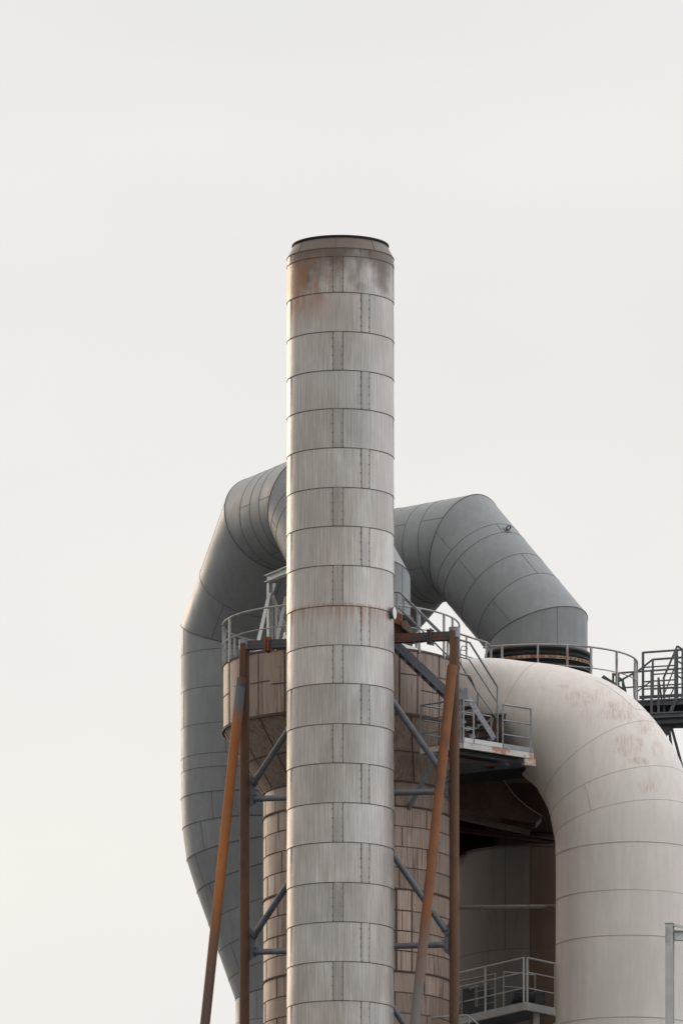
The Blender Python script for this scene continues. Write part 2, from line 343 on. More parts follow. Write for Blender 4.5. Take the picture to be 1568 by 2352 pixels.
# ---------------------------------------------------------------- surfaces with seams
class Cone:            # vertical, possibly eccentric; s = z
    def __init__(s, x0, y0, r0, z0, x1=None, y1=None, r1=None, z1=None):
        s.a = (x0, y0, r0, z0); s.b = (x0 if x1 is None else x1, y0 if y1 is None else y1, r0 if r1 is None else r1, z0 + 1 if z1 is None else z1)
    def pt(s, th, z, dr=0.0):
        k = (z - s.a[3]) / (s.b[3] - s.a[3])
        x, y, r = (s.a[i] + (s.b[i] - s.a[i]) * k for i in range(3))
        return Vector((x + (r + dr) * math.sin(th), y - (r + dr) * math.cos(th), z))
    def rad(s, z):
        k = (z - s.a[3]) / (s.b[3] - s.a[3]); return s.a[2] + (s.b[2] - s.a[2]) * k
class Pipe:            # straight pipe between two mitre planes; s = distance from p
    def __init__(s, p, q, n0, n1, R):
        s.p, s.q = Vector(p), Vector(q); s.d = (s.q - s.p).normalized(); s.L = (s.q - s.p).length
        s.n0, s.n1, s.R = n0.normalized(), n1.normalized(), R
        a = Vector((0, 0, 1)) if abs(s.d.z) < 0.95 else Vector((0, -1, 0))
        s.u = (a - s.d * a.dot(s.d)).normalized(); s.w = s.d.cross(s.u)
    def pt(s, th, t, dr=0.0):
        o = (s.u * math.cos(th) + s.w * math.sin(th)); off = o * s.R
        lo = -off.dot(s.n0) / s.d.dot(s.n0); hi = s.L - off.dot(s.n1) / s.d.dot(s.n1)
        t = max(lo, min(hi, t))
        return s.p + s.d * t + o * (s.R + dr)
    def rad(s, t): return s.R
def shell(mb, S, ss, tints=None, n=72, mat=0):
    for j in range(len(ss) - 1):
        vs = [S.pt(2 * math.pi * i / n, ss[j]) for i in range(n)] + [S.pt(2 * math.pi * i / n, ss[j + 1]) for i in range(n)]
        tn = tints[j] if tints else 0.0
        if callable(tn):
            b = len(mb.v); mb.v += [tuple(v) for v in vs]
            for i in range(n):
                mb.f.append((b + i, b + (i + 1) % n, b + (i + 1) % n + n, b + i + n)); mb.m.append(mat)
                mb.t.append(tn((i + 0.5) / n * 360)); mb.sm.append(True)
        else:
            mb.add(vs, [(i, (i + 1) % n, (i + 1) % n + n, i + n) for i in range(n)], mat, tn, True)
def ring(mb, S, s, w=0.022, dr=0.008, mat=1, n=72, a0=0.0, a1=2 * math.pi, tn=0.0):
    full = abs(a1 - a0 - 2 * math.pi) < 1e-6; k = n if full else max(4, int(n * (a1 - a0) / (2 * math.pi)))
    cnt = k if full else k + 1
    vs = []
    for ds, d in ((-w / 2, -0.002), (-w / 2, dr), (w / 2, dr), (w / 2, -0.002)):
        vs += [S.pt(a0 + (a1 - a0) * i / k, s + ds, d) for i in range(cnt)]
    fs = []
    for r in range(3):
        for i in range(k):
            i2 = (i + 1) % cnt
            fs.append((r * cnt + i, r * cnt + i2, (r + 1) * cnt + i2, (r + 1) * cnt + i))
    mb.add(vs, fs, mat, tn, False)
def line(mb, S, th, s0, s1, w=0.02, dr=0.008, mat=1, seg=1, tn=0.0):
    vs = []
    for i in range(seg + 1):
        s = s0 + (s1 - s0) * i / seg; r = max(0.1, S.rad(s)); a = w / 2 / r
        vs += [S.pt(th - a, s, -0.002), S.pt(th - a, s, dr), S.pt(th + a, s, dr), S.pt(th + a, s, -0.002)]
    fs = []
    for i in range(seg):
        b = i * 4
        fs += [(b, b + 1, b + 5, b + 4), (b + 1, b + 2, b + 6, b + 5), (b + 2, b + 3, b + 7, b + 6)]
    mb.add(vs, fs, mat, tn)
def plate(mb, S, t0, t1, s0, s1, dr=0.006, mat=0, tn=0.0, k=4):
    vs = [S.pt(t0 + (t1 - t0) * i / k, s0, dr) for i in range(k + 1)] + [S.pt(t0 + (t1 - t0) * i / k, s1, dr) for i in range(k + 1)]
    mb.add(vs, [(i, i + 1, i + k + 2, i + k + 1) for i in range(k)], mat, tn, True)
def rivet(mb, p, nrm, r=0.016, mat=1):
    mb.tube(p - nrm * 0.01, p + nrm * 0.022, r, 6, mat=mat)

# ---------------------------------------------------------------- chimney
chim = thing('chimney', 'tall weathered metal chimney stack of riveted bands, in front of everything', 'chimney', (CH_X, CH_Y, 0))
S = Cone(CH_X, CH_Y, CH_R, 0)
peaks = [588, 671, 761, 850, 938, 1028, 1119, 1208, 1298, 1391, 1481, 1569, 1662, 1752, 1843, 1934, 2026, 2117, 2208, 2298]
zs = [ZY(568, CH_Y - CH_R)] + [ZY(p, CH_Y - CH_R) for p in peaks]
while zs[-1] > 1.2: zs.append(zs[-1] - 1.012)
zs[-1] = 0.6
mb = MB()
for j in range(len(zs) - 1):
    z1, z0 = zs[j], zs[j + 1]
    kind = j % 2
    tn = random.uniform(-0.10, 0.08); tl = random.uniform(-0.08, 0.07)
    lim = (R_(-66.7) if kind == 0 else R_(-90))
    fn = (lambda a, tn=tn, tl=tl, kind=kind: (tn if (a < (28 if kind == 0 else 357) or a > 293) else tl))
    shell(mb, Cone(CH_X, CH_Y, CH_R + 0.010, z0, CH_X, CH_Y, CH_R - 0.002, z1), [z0, z1], [fn], 96)
    ring(mb, S, z0, 0.017 if j > 0 else 0.013, 0.010, n=96)
    if kind == 1: plates = [(-7.7, 2.6)]; lines = [83.0, 180.0, -120]
    else: plates = [(23.0, 32.6)]; lines = [-66.7, 118.0, 205.0]
    if j == 0: plates = []; lines = [-68, 22, 33, 120, 200]
    for a, b in plates:
        plate(mb, S, R_(a), R_(b), z0 + 0.011, z1 - 0.011, 0.013, 0, tn - 0.09)
        for t in (a, b):
            line(mb, S, R_(t), z0, z1, 0.015, 0.015)
            for q in range(4):
                zz = z0 + (z1 - z0) * (q + 0.7) / 4.4
                p = S.pt(R_(t - (0.9 if t == a else 0.9)), zz); nr = Vector((math.sin(R_(t)), -math.cos(R_(t)), 0))
                rivet(mb, p, nr, 0.011)
            for dz in (-0.03, 0.03):
                p = S.pt(R_(t), (z0 if dz > 0 else z1) + dz); rivet(mb, p, Vector((math.sin(R_(t)), -math.cos(R_(t)), 0)), 0.014)
    for t in lines: line(mb, S, R_(t), z0, z1, 0.014, 0.010)
# shoulder cone
rt = 108.0 / F * CH_Y
zc1 = ZY(543, CH_Y - rt) 
S2 = Cone(CH_X, CH_Y, CH_R, zs[0], CH_X, CH_Y, rt, zc1)
shell(mb, S2, [zs[0], zc1], [-0.05], 96); ring(mb, S2, zs[0], 0.02, 0.008, n=96)
for t in (-52, -5, 40, 90, 140, 200, 250): line(mb, S2, R_(t), zs[0], zc1 - 0.01, 0.016, 0.008)
# inside wall of the mouth
S3 = Cone(CH_X, CH_Y, rt - 0.04, zs[0], CH_X, CH_Y, rt - 0.04, zc1)
shell(mb, S3, [zs[3], zc1], None, 64, mat=2)
mb.build('shell', [M['stack'], M['seam'], M['soot']], chim)
mb = MB()
rr = 111.5 / F * CH_Y; zr = zc1
for (r0, z0, r1, z1) in ((rt - 0.05, zr - 0.03, rr, zr), (rr, zr, rr, zr + 0.035), (rr, zr + 0.035, rt - 0.05, zr + 0.03)):
    vs = [Vector((CH_X + r0 * math.sin(2 * math.pi * i / 96), CH_Y - r0 * math.cos(2 * math.pi * i / 96), z0)) for i in range(96)]
    vs += [Vector((CH_X + r1 * math.sin(2 * math.pi * i / 96), CH_Y - r1 * math.cos(2 * math.pi * i / 96), z1)) for i in range(96)]
    mb.add(vs, [(i, (i + 1) % 96, (i + 1) % 96 + 96, i + 96) for i in range(96)], 0, 0, True)
mb.build('rim', M['soot'], chim)
mb = MB()
pc = S.pt(R_(72), ZY(1409, CH_Y - 0.4)); nr = Vector((math.sin(R_(72)), -math.cos(R_(72)), 0))
mb.tube(pc - nr * 0.02, pc + nr * 0.055, 0.135, 28, mat=1); mb.tube(pc + nr * 0.055, pc + nr * 0.085, 0.165, 28, mat=1); mb.tube(pc + nr * 0.085, pc + nr * 0.095, 0.15, 28, mat=0)
tag(mb.build('port_cover', [M['disc'], M['galv_dark']], chim), 'round bare metal port cover on the right side of the stack')
mb = MB(); mb.tube((CH_X, CH_Y, 0.14), (CH_X, CH_Y, 0.6), CH_R + 0.5, 32); mb.build('footing', M['conc'], chim)

# ---------------------------------------------------------------- trestles beside the chimney
def trestle(side):
    if side < 0:
        root = thing('support_trestle', 'rusty pipe trestle left of the chimney with bright orange raker leg', 'trestle', (XY(561, 260.1), 260.1, 0), 'pipe trestles bracing the chimney')
        xc, Yp, ytop, xr0, yr0, xr1 = 561.5, 260.1, 1470, 549, 1562, 471
        bl, by = 572, 1483
    else:
        root = thing('support_trestle', 'rusty pipe trestle right of the chimney in front of the stairs', 'trestle', (XY(1042, 258.9), 258.9, 0), 'pipe trestles bracing the chimney')
        xc, Yp, ytop, xr0, yr0, xr1 = 1042.5, 258.9, 1442, 1033, 1533, 952
        bl, by = 1033, 1461
    r = 11.3 / F * Yp
    m = MB(); top = P(xc, ytop, Yp); m.tube((top.x, Yp, 0.1), top, r, 24)
    m.tube(top - Vector((0, 0, 0.25)), top + Vector((0, 0, 0.01)), r + 0.012, 24, mat=1)
    m.build('post', [M['rust_dark'], M['galv']], root)
    # raker: leans down, to the left and towards the camera
    Yr = Yp - 2 * r - 0.02
    a = P(xr0 + 5, yr0, Yr); b = P(xr1, 2352, Yr - 1.9)
    d = (b - a); b2 = a + d * ((a.z - 0.1) / (a.z - b.z))
    m = MB(); m.tube(a, b2, r, 24); k = d.normalized()
    m.build('raker', [M['rust_orange'] if side < 0 else M['rust']], root)
    m = MB(); m.tube(a - k * 0.04, a + k * 0.22, r + 0.003, 24)
    c0 = P(xr0 + (12 if side < 0 else 4), yr0 - 80, Yp - r - 0.02)
    m.prism([P(xc - 10, yr0 - 85, Yp - r - 0.03), P(xc + 2, yr0 - 85, Yp - r - 0.03), P(xc + 2, yr0 + 10, Yp - r - 0.03), P(xc - 12.5, yr0 + 10, Yp - r - 0.03)], (0, -0.03, 0), mat=1)
    m.build('knee_joint', [M['rustbeam'] if side < 0 else M['rust'], M['rust_dark']], root)
    # beam
    m = MB()
    cz = by
    e0 = P(xc - side * 8, by, Yp); e1 = P(781.5 + side * 60, by + (9 if side > 0 else -8), 259.5)
    m.box(e0, e1, 0.20, 0.22)
    m.tube(e0 + Vector((0, 0.02, 0)), e1 + Vector((0, 0.02, 0)), 0.125, 16)
    m.build('beam', M['rustbeam'], root)
    m = MB(); f = 0.235 if side > 0 else 0.30; cc = e0.lerp(e1, f); dd = (e1 - e0).normalized()
    m.box(cc - dd * 0.045, cc + dd * 0.0, 0.34, 0.40); m.box(cc + dd * 0.03, cc + dd * 0.075, 0.32, 0.36)
    for dz in (-0.15, 0.15):
        for dy in (-0.13, 0.13): m.tube(cc - dd * 0.08 + Vector((0, dy, dz)), cc + dd * 0.11 + Vector((0, dy, dz)), 0.018, 6)
    m.build('flange', M['rustbeam'] if side > 0 else M['redox'], root, bevel=0.006)
    # bracing pipes and gusset plates down to the ground
    y0 = 1798 if side < 0 else 1786
    levels = []
    q = 0
    while True:
        yy = y0 + q * 352
        if ZY(yy + 60, Yp) < 2: break
        xg = 583 if side < 0 else 1023
        Yc = 259.0
        g1 = P(xg, yy, Yp); s1 = P(781.5 + side * 112, yy - (132 if side < 0 else 187), Yc)
        m = MB(); m.tube(g1, s1, 0.082, 14); dd = (s1 - g1).normalized()
        b = m.build('strut', M['galv_dark'], root)
        e = MB(); e.box(g1 - dd * 0.10, g1 + dd * 0.07, 0.03, 0.19, dd.cross(Vector((0, 1, 0))))
        for o in (-0.05, 0.05):
            pb = g1 - dd * 0.03 + dd.cross(Vector((0, 1, 0))).normalized() * o; e.tube(pb + Vector((0, -0.035, 0)), pb, 0.02, 6, mat=1)
        e.build('end_plate', [M['galv_dark'], M['seam']], b)
        g2 = P(xg + 3 * (1 if side < 0 else -1), yy + (37 if side < 0 else 30) + (0 if side < 0 else 2), Yp); s2 = P(781.5 + side * 118, yy + (34 if side < 0 else 33), Yc)
        if side > 0: s2 = P(781.5 + 118, yy + 35, Yc)
        m = MB(); m.tube(g2, s2, 0.078, 14); dd2 = (s2 - g2).normalized()
        b = m.build('strut', M['galv_dark'], root)
        e = MB(); e.box(g2 - dd2 * 0.10, g2 + dd2 * 0.06, 0.03, 0.26)
        for o in (-0.07, 0.07): pb = g2 - dd2 * 0.03 + Vector((0, 0, o)); e.tube(pb + Vector((0, -0.035, 0)), pb, 0.02, 6, mat=1)
        e.build('end_plate', [M['galv_dark'], M['seam']], b)
        pp = P(xc, yy, Yp)
        gx = side * -1
        m = MB(); xa = xc + gx * 9
        m.prism([P(xa, yy - 22, Yp + 0.02), P(xg + gx * 3, yy - 8, Yp + 0.02), P(xg + gx * 3, yy + 48, Yp + 0.02), P(xa, yy + 58, Yp + 0.02)], (0, 0.03, 0))
        m.build('gusset', M['galv_dark'], root)
        q += 1
    m = MB(); m.box((top.x, Yp, 0.05 + 0.1), (top.x, Yp, 0.35), 0.9, 0.9, (0, 1, 0)); m.build('footing', M['conc'], root)
    return root
trestle(-1); trestle(1)

# ---------------------------------------------------------------- handrails on a circle
def arc_rail(root, cx, cy, R, z, a0, a1, posts, h=1.1, mids=(0.55,), r=0.026, mat=None, name='handrail'):
    mat = mat or M['rail']; n = max(8, int(abs(a1 - a0) / 3))
    def pt(a, zz): return Vector((cx + R * math.sin(R_(a)), cy - R * math.cos(R_(a)), zz))
    m = MB(); m.poly([pt(a0 + (a1 - a0) * i / n, z + h) for i in range(n + 1)], r, 8)
    hr = m.build(name, mat, root)
    for k in mids:
        m = MB(); m.poly([pt(a0 + (a1 - a0) * i / n, z + k) for i in range(n + 1)], r * 0.62, 8); m.build('mid_rail', mat, hr)
    for a in posts:
        m = MB(); m.box(pt(a, z - 0.05), pt(a, z + h), 0.05, 0.05, (math.sin(R_(a)), -math.cos(R_(a)), 0)); m.build('post', mat, hr)
    return hr
def line_rail(root, pts, z_h=1.1, mids=(0.37, 0.73), r=0.022, mat=None, posts=None, name='handrail'):
    mat = mat or M['rail']; up = Vector((0, 0, 1))
    m = MB(); m.poly([p + up * z_h for p in pts], r, 8); hr = m.build(name, mat, root)
    for k in mids:
        m = MB(); m.poly([p + up * k for p in pts], r * 0.7, 8); m.build('mid_rail', mat, hr)
    for p in (posts or pts):
        m = MB(); m.box(p - up * 0.04, p + up * z_h, 0.048, 0.048, (0, 1, 0)); m.build('post', mat, hr)
    return hr

# ---------------------------------------------------------------- brown cyclone behind the chimney
CY = 264.0; sc = CY / F
UX, UR = XY(783, CY), 270 * sc; LX, LR = XY(822, CY), 217 * sc
cyc = thing('cyclone_vessel', 'brown streaked vessel behind the chimney with round handrail on its roof', 'vessel', (UX, CY, 0))
zt = ZY(1483, CY - UR); zb = ZY(1632, CY - UR); zl = ZY(1790, CY - LR)
SU = Cone(UX, CY, UR, zb, UX, CY, UR, zt)
mb = MB(); shell(mb, SU, [zb, zt], None, 96)
ring(mb, SU, zt, 0.05, 0.03, n=96); ring(mb, SU, zb, 0.07, 0.03, n=96)
for i, a in enumerate(range(-86, 270, 14)):
    aa = a + (i % 3) * 1.7
    shade = random.uniform(-0.18, 0.16)
    plate(mb, SU, R_(aa + 0.5), R_(aa + 13.5), zb + 0.03, zt - 0.03, 0.006, 0, shade, 8)
    line(mb, SU, R_(aa), zb, zt, 0.032, 0.014)
for a, zz, w in ((-64, 0.56, 12), (-50, 0.53, 13), (-36, 0.47, 12), (-86, 0.50, 14), (30, 0.62, 10), (42, 0.4, 12), (56, 0.66, 10)):
    ring(mb, SU, zb + (zt - zb) * zz, 0.025, 0.016, a0=R_(a), a1=R_(a + w))
mb.build('upper_wall', [M['brown'], M['seam_br']], cyc)
SC = Cone(UX, CY, UR, zb, LX, CY, LR, zl)
mb = MB(); shell(mb, SC, [zl, (zl + zb) * 0.5, zb], [-0.25, -0.18], 96)  # tinted darker: shade of the downward-facing wall put into the colour
for i, a in enumerate(range(-84, 276, 20)): line(mb, SC, R_(a), zl, zb, 0.035, 0.012, seg=4)
ring(mb, SC, zl + (zb - zl) * 0.45, 0.03, 0.012, n=96)
mb.build('cone', [M['brown'], M['seam_br']], cyc)
SL = Cone(LX, CY, LR, 0, LX, CY, LR, zl)
py = [1847, 1893, 1940, 1988, 2038, 2087, 2134, 2180, 2227, 2275, 2322]
rz = [zl] + [ZY(y, CY - LR) for y in py]
while rz[-1] > 1.0: rz.append(rz[-1] - 0.55)
rz[-1] = 0.5
mb = MB()
for j in range(len(rz) - 1):
    shell(mb, SL, [rz[j + 1], rz[j]], [random.uniform(-0.15, 0.15)], 96)
    thick = j in (0, 1, 5, 9)
    ring(mb, SL, rz[j], 0.042 if thick else 0.018, 0.035 if thick else 0.012, n=96)
    for k in range(7):
        a = -75 + k * 50 + (j % 2) * 19 + random.uniform(-3, 3)
        line(mb, SL, R_(a), rz[j + 1], rz[j], 0.018, 0.012)
        if random.random() < 0.5:
            plate(mb, SL, R_(a + 1), R_(a + random.uniform(12, 28)), rz[j + 1] + 0.02, rz[j] - 0.02, 0.006, 0, random.uniform(-0.25, 0.3), 5)
# lighter door-like patch
for j in (5, 6, 7, 8):
    plate(mb, SL, R_(24), R_(33.5), rz[j + 1] + 0.02, rz[j] - 0.02, 0.012, 0, 0.5, 5)
line(mb, SL, R_(23.6), rz[9], rz[5], 0.04, 0.02); line(mb, SL, R_(34), rz[9], rz[5], 0.04, 0.02)
mb.build('lower_column', [M['brown'], M['seam_br']], cyc)
# roof: low cone of light plates
mb = MB(); nseg = 20; ra = UR - 0.02; rb = UR * 0.62
zo = zt + 0.03
vs = [Vector((UX + ra * math.sin(2 * math.pi * i / nseg), CY - ra * math.cos(2 * math.pi * i / nseg), zo)) for i in range(nseg)]
vs += [Vector((UX + rb * math.sin(2 * math.pi * i / nseg), CY - rb * math.cos(2 * math.pi * i / nseg), zo + 0.42)) for i in range(nseg)]
vs.append(Vector((UX, CY, zo + 0.5)))
mb.add(vs, [(i, (i + 1) % nseg, (i + 1) % nseg + nseg, i + nseg) for i in range(nseg)] + [(i + nseg, (i + 1) % nseg + nseg, 2 * nseg) for i in range(nseg)])
mb.build('roof', M['ltgrey'], cyc)
arc_rail(cyc, UX, CY, UR + 0.01, zt, -200, -3, [-89, -70, -33, -12, -100, -115, -140, -165, -190], h=1.12, mids=(0.58,))
arc_rail(cyc, UX, CY, UR + 0.01, zt, 27, 150, [30, 41, 60, 70, 90, 115, 140], h=1.12, mids=(0.58,))

# ---------------------------------------------------------------- goosenecks
def mitre_duct(root, pts, R, seams, name='duct_run', lines=None, mats=None, n=72, sw=0.012):
    """pts: centre line; seams[i]: distances along run i"""
    mb = MB(); N = len(pts); dirs = [(pts[i + 1] - pts[i]).normalized() for i in range(N - 1)]
    for i in range(N - 1):
        n0 = dirs[i] if i == 0 else (dirs[i - 1] + dirs[i]).normalized()
        n1 = dirs[i] if i == N - 2 else (dirs[i] + dirs[i + 1]).normalized()
        S = Pipe(pts[i], pts[i + 1], n0, n1, R)
        cuts = [-5.0] + list(seams[i]) + [S.L + 5.0]
        for k in range(len(cuts) - 1):
            shell(mb, S, [cuts[k], cuts[k + 1]], [random.uniform(-0.05, 0.05)], n)
            for a in ((lines or (30, 150, 270)) if k % 2 == 0 else [x + 55 for x in (lines or (30, 150, 270))]):
                line(mb, S, R_(a + i * 17), cuts[k], cuts[k + 1], sw * 0.8, 0.005)
        for s in seams[i]: ring(mb, S, s, sw, 0.006, n=n)
        if i > 0: ring(mb, S, -5.0 + 0.0, sw, 0.010, n=n) if False else None
        if i > 0:      # mitre joint
            vs = []
            for d, o in ((-0.002, 0), (0.012, 0), (0.012, sw * 1.3), (-0.002, sw * 1.3)):
                for q in range(n):
                    b = S.pt(2 * math.pi * q / n, -50, d); vs.append(b + S.d * o)
            fs = []
            for r in range(3):
                for q in range(n): fs.append((r * n + q, r * n + (q + 1) % n, (r + 1) * n + (q + 1) % n, (r + 1) * n + q))
            mb.add(vs, fs, 1)
    return mb.build(name, mats or [M['duct'], M['seam_gy']], root)

def bellows(root, cx, cy, R, z0, z1, name='expansion_joint'):
    m = MB(); n = 64; prof = []
    k = 5
    for i in range(k * 6 + 1):
        t = i / (k * 6); prof.append((R + 0.03 + 0.055 * abs(math.sin(t * k * math.pi)) ** 0.7 + random.uniform(-0.006, 0.006), z0 + (z1 - z0) * t))
    vs = []
    for r, z in prof:
        vs += [Vector((cx + r * math.sin(2 * math.pi * i / n), cy - r * math.cos(2 * math.pi * i / n), z + 0.01 * math.sin(i * 1.3 + z * 9))) for i in range(n)]
    fs = [(j * n + i, j * n + (i + 1) % n, (j + 1) * n + (i + 1) % n, (j + 1) * n + i) for j in range(len(prof) - 1) for i in range(n)]
    m.add(vs, fs, 0, 0, True); b = m.build(name, M['rubber'], root)
    m = MB(); zc = z0 + (z1 - z0) * 0.56
    Sb = Cone(cx, cy, R + 0.085, 0); ring(m, Sb, zc, 0.085, 0.03, mat=0, n=n)
    for i in range(60):
        a = 2 * math.pi * i / 60; p = Sb.pt(a, zc, 0.025); nn = Vector((math.sin(a), -math.cos(a), 0)); m.tube(p, p + nn * 0.03, 0.017, 6, mat=1)
    m.build('clamp_band', [M['bandr'], M['seam']], b)
    m = MB(); ring(m, Sb, z0 + 0.03, 0.07, 0.03, mat=0, n=n); ring(m, Sb, z1 - 0.03, 0.04, 0.0, mat=0, n=n); ring(m, Sb, z0 + (z1 - z0) * 0.3, 0.03, 0.012, mat=0, n=n); m.build('end_flange', M['rustbeam'], b)
    return b

DR = 1.345
# left gooseneck
YL = 271.0
duL = thing('gas_duct', 'huge grey gooseneck duct rising at the left and arching over to behind the chimney', 'duct', (XY(530, YL), YL, 0))
A1 = P(530, 1457, YL)
h = Vector((0.43, -0.90, 0)).normalized()
A2 = A1 + h * 2.53 + Vector((0, 0, 2.53))
xo, yo = XY(825, 264.0), 264.0
A4 = P(825, 1353, 264.0)
hv = Vector((A4.x - A2.x, A4.y - A2.y, 0)); tot = hv.length; hv.normalize(); kd = A2.z - A4.z
A3 = A2 + hv * (tot - kd)
A5 = Vector((A4.x, A4.y, ZY(1424, 264.0)))
low = [P(655, 2900, YL), P(655, 2278, YL), P(561, 2015, YL), P(541, 1952, YL - 0.0), P(533, 1895, YL), P(530, 1835, YL)]
low[0] = Vector((low[1].x, YL, 0.6))
pts = low + [A1, A2, A3, A4, A5]
L0 = (pts[1] - pts[0]).length
seams = [[L0 - x for x in sorted([0.9 + 0.97 * k for k in range(int(L0 // 0.97) - 1)], reverse=True)],
         [0.8, 1.6, 2.4], [], [], [],
         [0.66, 1.03, 1.85, 2.83, 3.83], [1.5], [0.85, 1.45, 2.0], [0.45, 0.85, 1.7, 2.6], []]
mitre_duct(duL, pts, DR, seams)
bellows(duL, xo, yo, DR, ZY(1500, 264.0 - DR), A5.z + 0.02)

# right gooseneck
V2X, V2Y = XY(1234, 270.0), 270.0
duR = thing('gas_duct', 'huge grey gooseneck duct at the right, sloping down onto a black bellows', 'duct', (V2X, V2Y, 0))
h2 = Vector((-0.74, 0.67, 0)).normalized()
def corner_from(img, Y): return P(img[0], img[1], Y)
B1 = P(1234, 1455, 270.0)                       # mitre of vertical run and slope
rise = 2.68
B2 = B1 + h2 * (rise / math.tan(R_(46))) + Vector((0, 0, rise))
B3 = B2 + h2 * 1.75
B4 = B3 + h2 * 3.5 + Vector((0, 0, -2.55))
B5 = Vector((B4.x, B4.y, 0.6))
B0 = Vector((V2X, V2Y, ZY(1483, 270.0 - DR)))
mitre_duct(duR, [B5, B4, B3, B2, B1, B0], DR,
           [[B4.z - 0.6 - 0.97 * k for k in range(30, 0, -1)], [1.0, 2.0, 3.0], [0.65, 1.2], [0.72, 1.08, 2.0, 2.85], []])
bellows(duR, V2X, V2Y, DR, ZY(1545, 270.0 - DR), ZY(1481, 270 - DR))
# lifting lug
d = (B1 - B2).normalized(); S = Pipe(B2, B1, d, d, DR)
best = None
for a in range(0, 360, 2):
    for t in range(2, 30):
        p = S.pt(R_(a), t * 0.1); px = 784 + p.x / p.y * F; pyy = YH - (p.z - HC) / p.y * F
        e = (px - 1169) ** 2 + (pyy - 1200) ** 2
        if p.y < 270.5 and (best is None or e < best[0]): best = (e, p, (p - (S.p + d * (p - S.p).dot(d))).normalized())
m = MB(); p, nn = best[1], best[2]
m.box(p - d * 0.10, p + d * 0.10, 0.20, 0.02, nn)
c = p + nn * 0.09; ax = nn.cross(d).normalized()
for i in range(16):
    a0, a1 = 2 * math.pi * i / 16, 2 * math.pi * (i + 1) / 16
    m.tube(c + (nn * math.cos(a0) + ax * math.sin(a0)) * 0.07, c + (nn * math.cos(a1) + ax * math.sin(a1)) * 0.07, 0.02, 6)
m.build('lifting_lug', M['galv_dark'], duR)

# ---------------------------------------------------------------- steel frame on cyclone roof carrying the left duct
fr = thing('duct_support_frame', 'pale steel frame with braces standing on vessel roof left of chimney', 'steel frame', tuple(P(620, 1500, 265.5).xy) + (zt,))
m = MB(); b0 = P(614, 1330, 265.6); b1 = b0 + Vector((0.43, -0.9, 0)).normalized() * 2.6
m.ibeam(b0, b1, 0.18, 0.19); m.build('beam', M['ltgrey'], fr)
m = MB(); m.ibeam(Vector((XY(620, 265.5), 265.5, zt + 0.05)), P(620, 1339, 265.5), 0.13, 0.13, (0.9, 0.43, 0), 0.015); m.build('column', M['ltgrey'], fr)
for (a, b, dy) in (((619, 1364), (592, 1480), -1.2), ((657, 1372), (634, 1478), -0.4), ((626, 1370), (664, 1465), 0.8), ((692, 1372), (664, 1480), -0.4)):
    m = MB(); m.box(P(a[0], a[1], 265.4), P(b[0], b[1], 265.4 + dy), 0.09, 0.09, (1, 0, 0)); m.build('brace', M['ltgrey'], fr)
m = MB(); m.prism([P(626, 1340, 265.3), P(634, 1340, 265.2), P(627, 1362, 265.3)], (0, -0.02, 0)); m.build('knee_plate', M['ltgrey'], fr)

# ---------------------------------------------------------------- silo under the right gooseneck
silo = thing('silo', 'dingy grey silo under the right duct, half hidden by the white elbow', 'silo', (V2X, V2Y, 0))
VR = 182 / F * V2Y
zlt = ZY(1939, V2Y - VR)
mb = MB(); SS = Cone(V2X, V2Y, VR, 0); cuts = [0.5]
while cuts[-1] < zlt - 3.2: cuts.append(cuts[-1] + 2.2)
cuts.append(zlt)
shell(mb, SS, cuts, [random.uniform(-0.08, 0.08) for _ in cuts], 96)
ring(mb, SS, zlt - 0.02, 0.05, 0.02, n=96)
for k, z in enumerate(cuts[1:-1]):
    ring(mb, SS, z, 0.012, 0.003, n=96)
    for a in (-20 + 30 * (k % 2), 20 + 30 * (k % 2), 120, 230): line(mb, SS, R_(a), cuts[k], z, 0.012, 0.003)
for a in (-25, 34): line(mb, SS, R_(a), cuts[-2], zlt, 0.012, 0.003)
sr = plain('rust_run_silo_sheet', (0.085, 0.052, 0.034), 0.8, 0.0, 0.2, 0.8, 0.05, rust=0.6, rustcol=(0.12, 0.10, 0.085), stretch=(1.5, 1.5, 0.1), rscale=1.0)
for z0_, z1_ in zip(cuts[:-1], cuts[1:]): plate(mb, SS, R_(-7), R_(40), z0_ + 0.006, z1_ - 0.006, 0.003, 2, random.uniform(-.1, .1), 16)
mb.build('lower_drum', [M['silo'], M['seam_br'], sr], silo)
mb = MB(); zc0, zc1_, zc2 = ZY(1560, V2Y - VR), ZY(1800, V2Y - VR), ZY(1900, V2Y - VR)
UR2 = 2.3
shell(mb, Cone(V2X, V2Y, UR2, 0), [zc1_, zc0], None, 64)
shell(mb, Cone(V2X, V2Y, UR2 * 0.62, zc2, V2X, V2Y, UR2, zc1_), [zc2, zc1_], None, 64)
vs = [Vector((V2X + UR2 * math.sin(2 * math.pi * i / 48), V2Y - UR2 * math.cos(2 * math.pi * i / 48), zc0)) for i in range(48)]
mb.add(vs, [tuple(range(48))])
mb.build('hopper', [M['darkhop'], M['seam_br']], silo)
mb = MB(); mb.tube((V2X, V2Y, zlt - 0.3), (V2X, V2Y, zc2), 1.3, 32); mb.build('neck', M['darkhop'], silo)
M['chute'] = plain('reddish_brown_chute', (0.115, 0.068, 0.050), 0.8, 0.0, 0.3, 1.5, 0.15, rust=0.7, rustcol=(0.06, 0.035, 0.028), rscale=1.0, lo=0.45, hi=0.6)
cpts = [(1146, 1762), (1156, 1794), (1179, 1827), (1209, 1854), (1243, 1876)]
m = MB(); m.prism([P(x, y, 267.0) for x, y in [(1050, 1782), (1128, 1780)] + cpts + [(1229, 1891), (1139, 1875), (1050, 1857)]], (0, 0.9, 0)); ch_ = m.build('chute', M['chute'], silo)
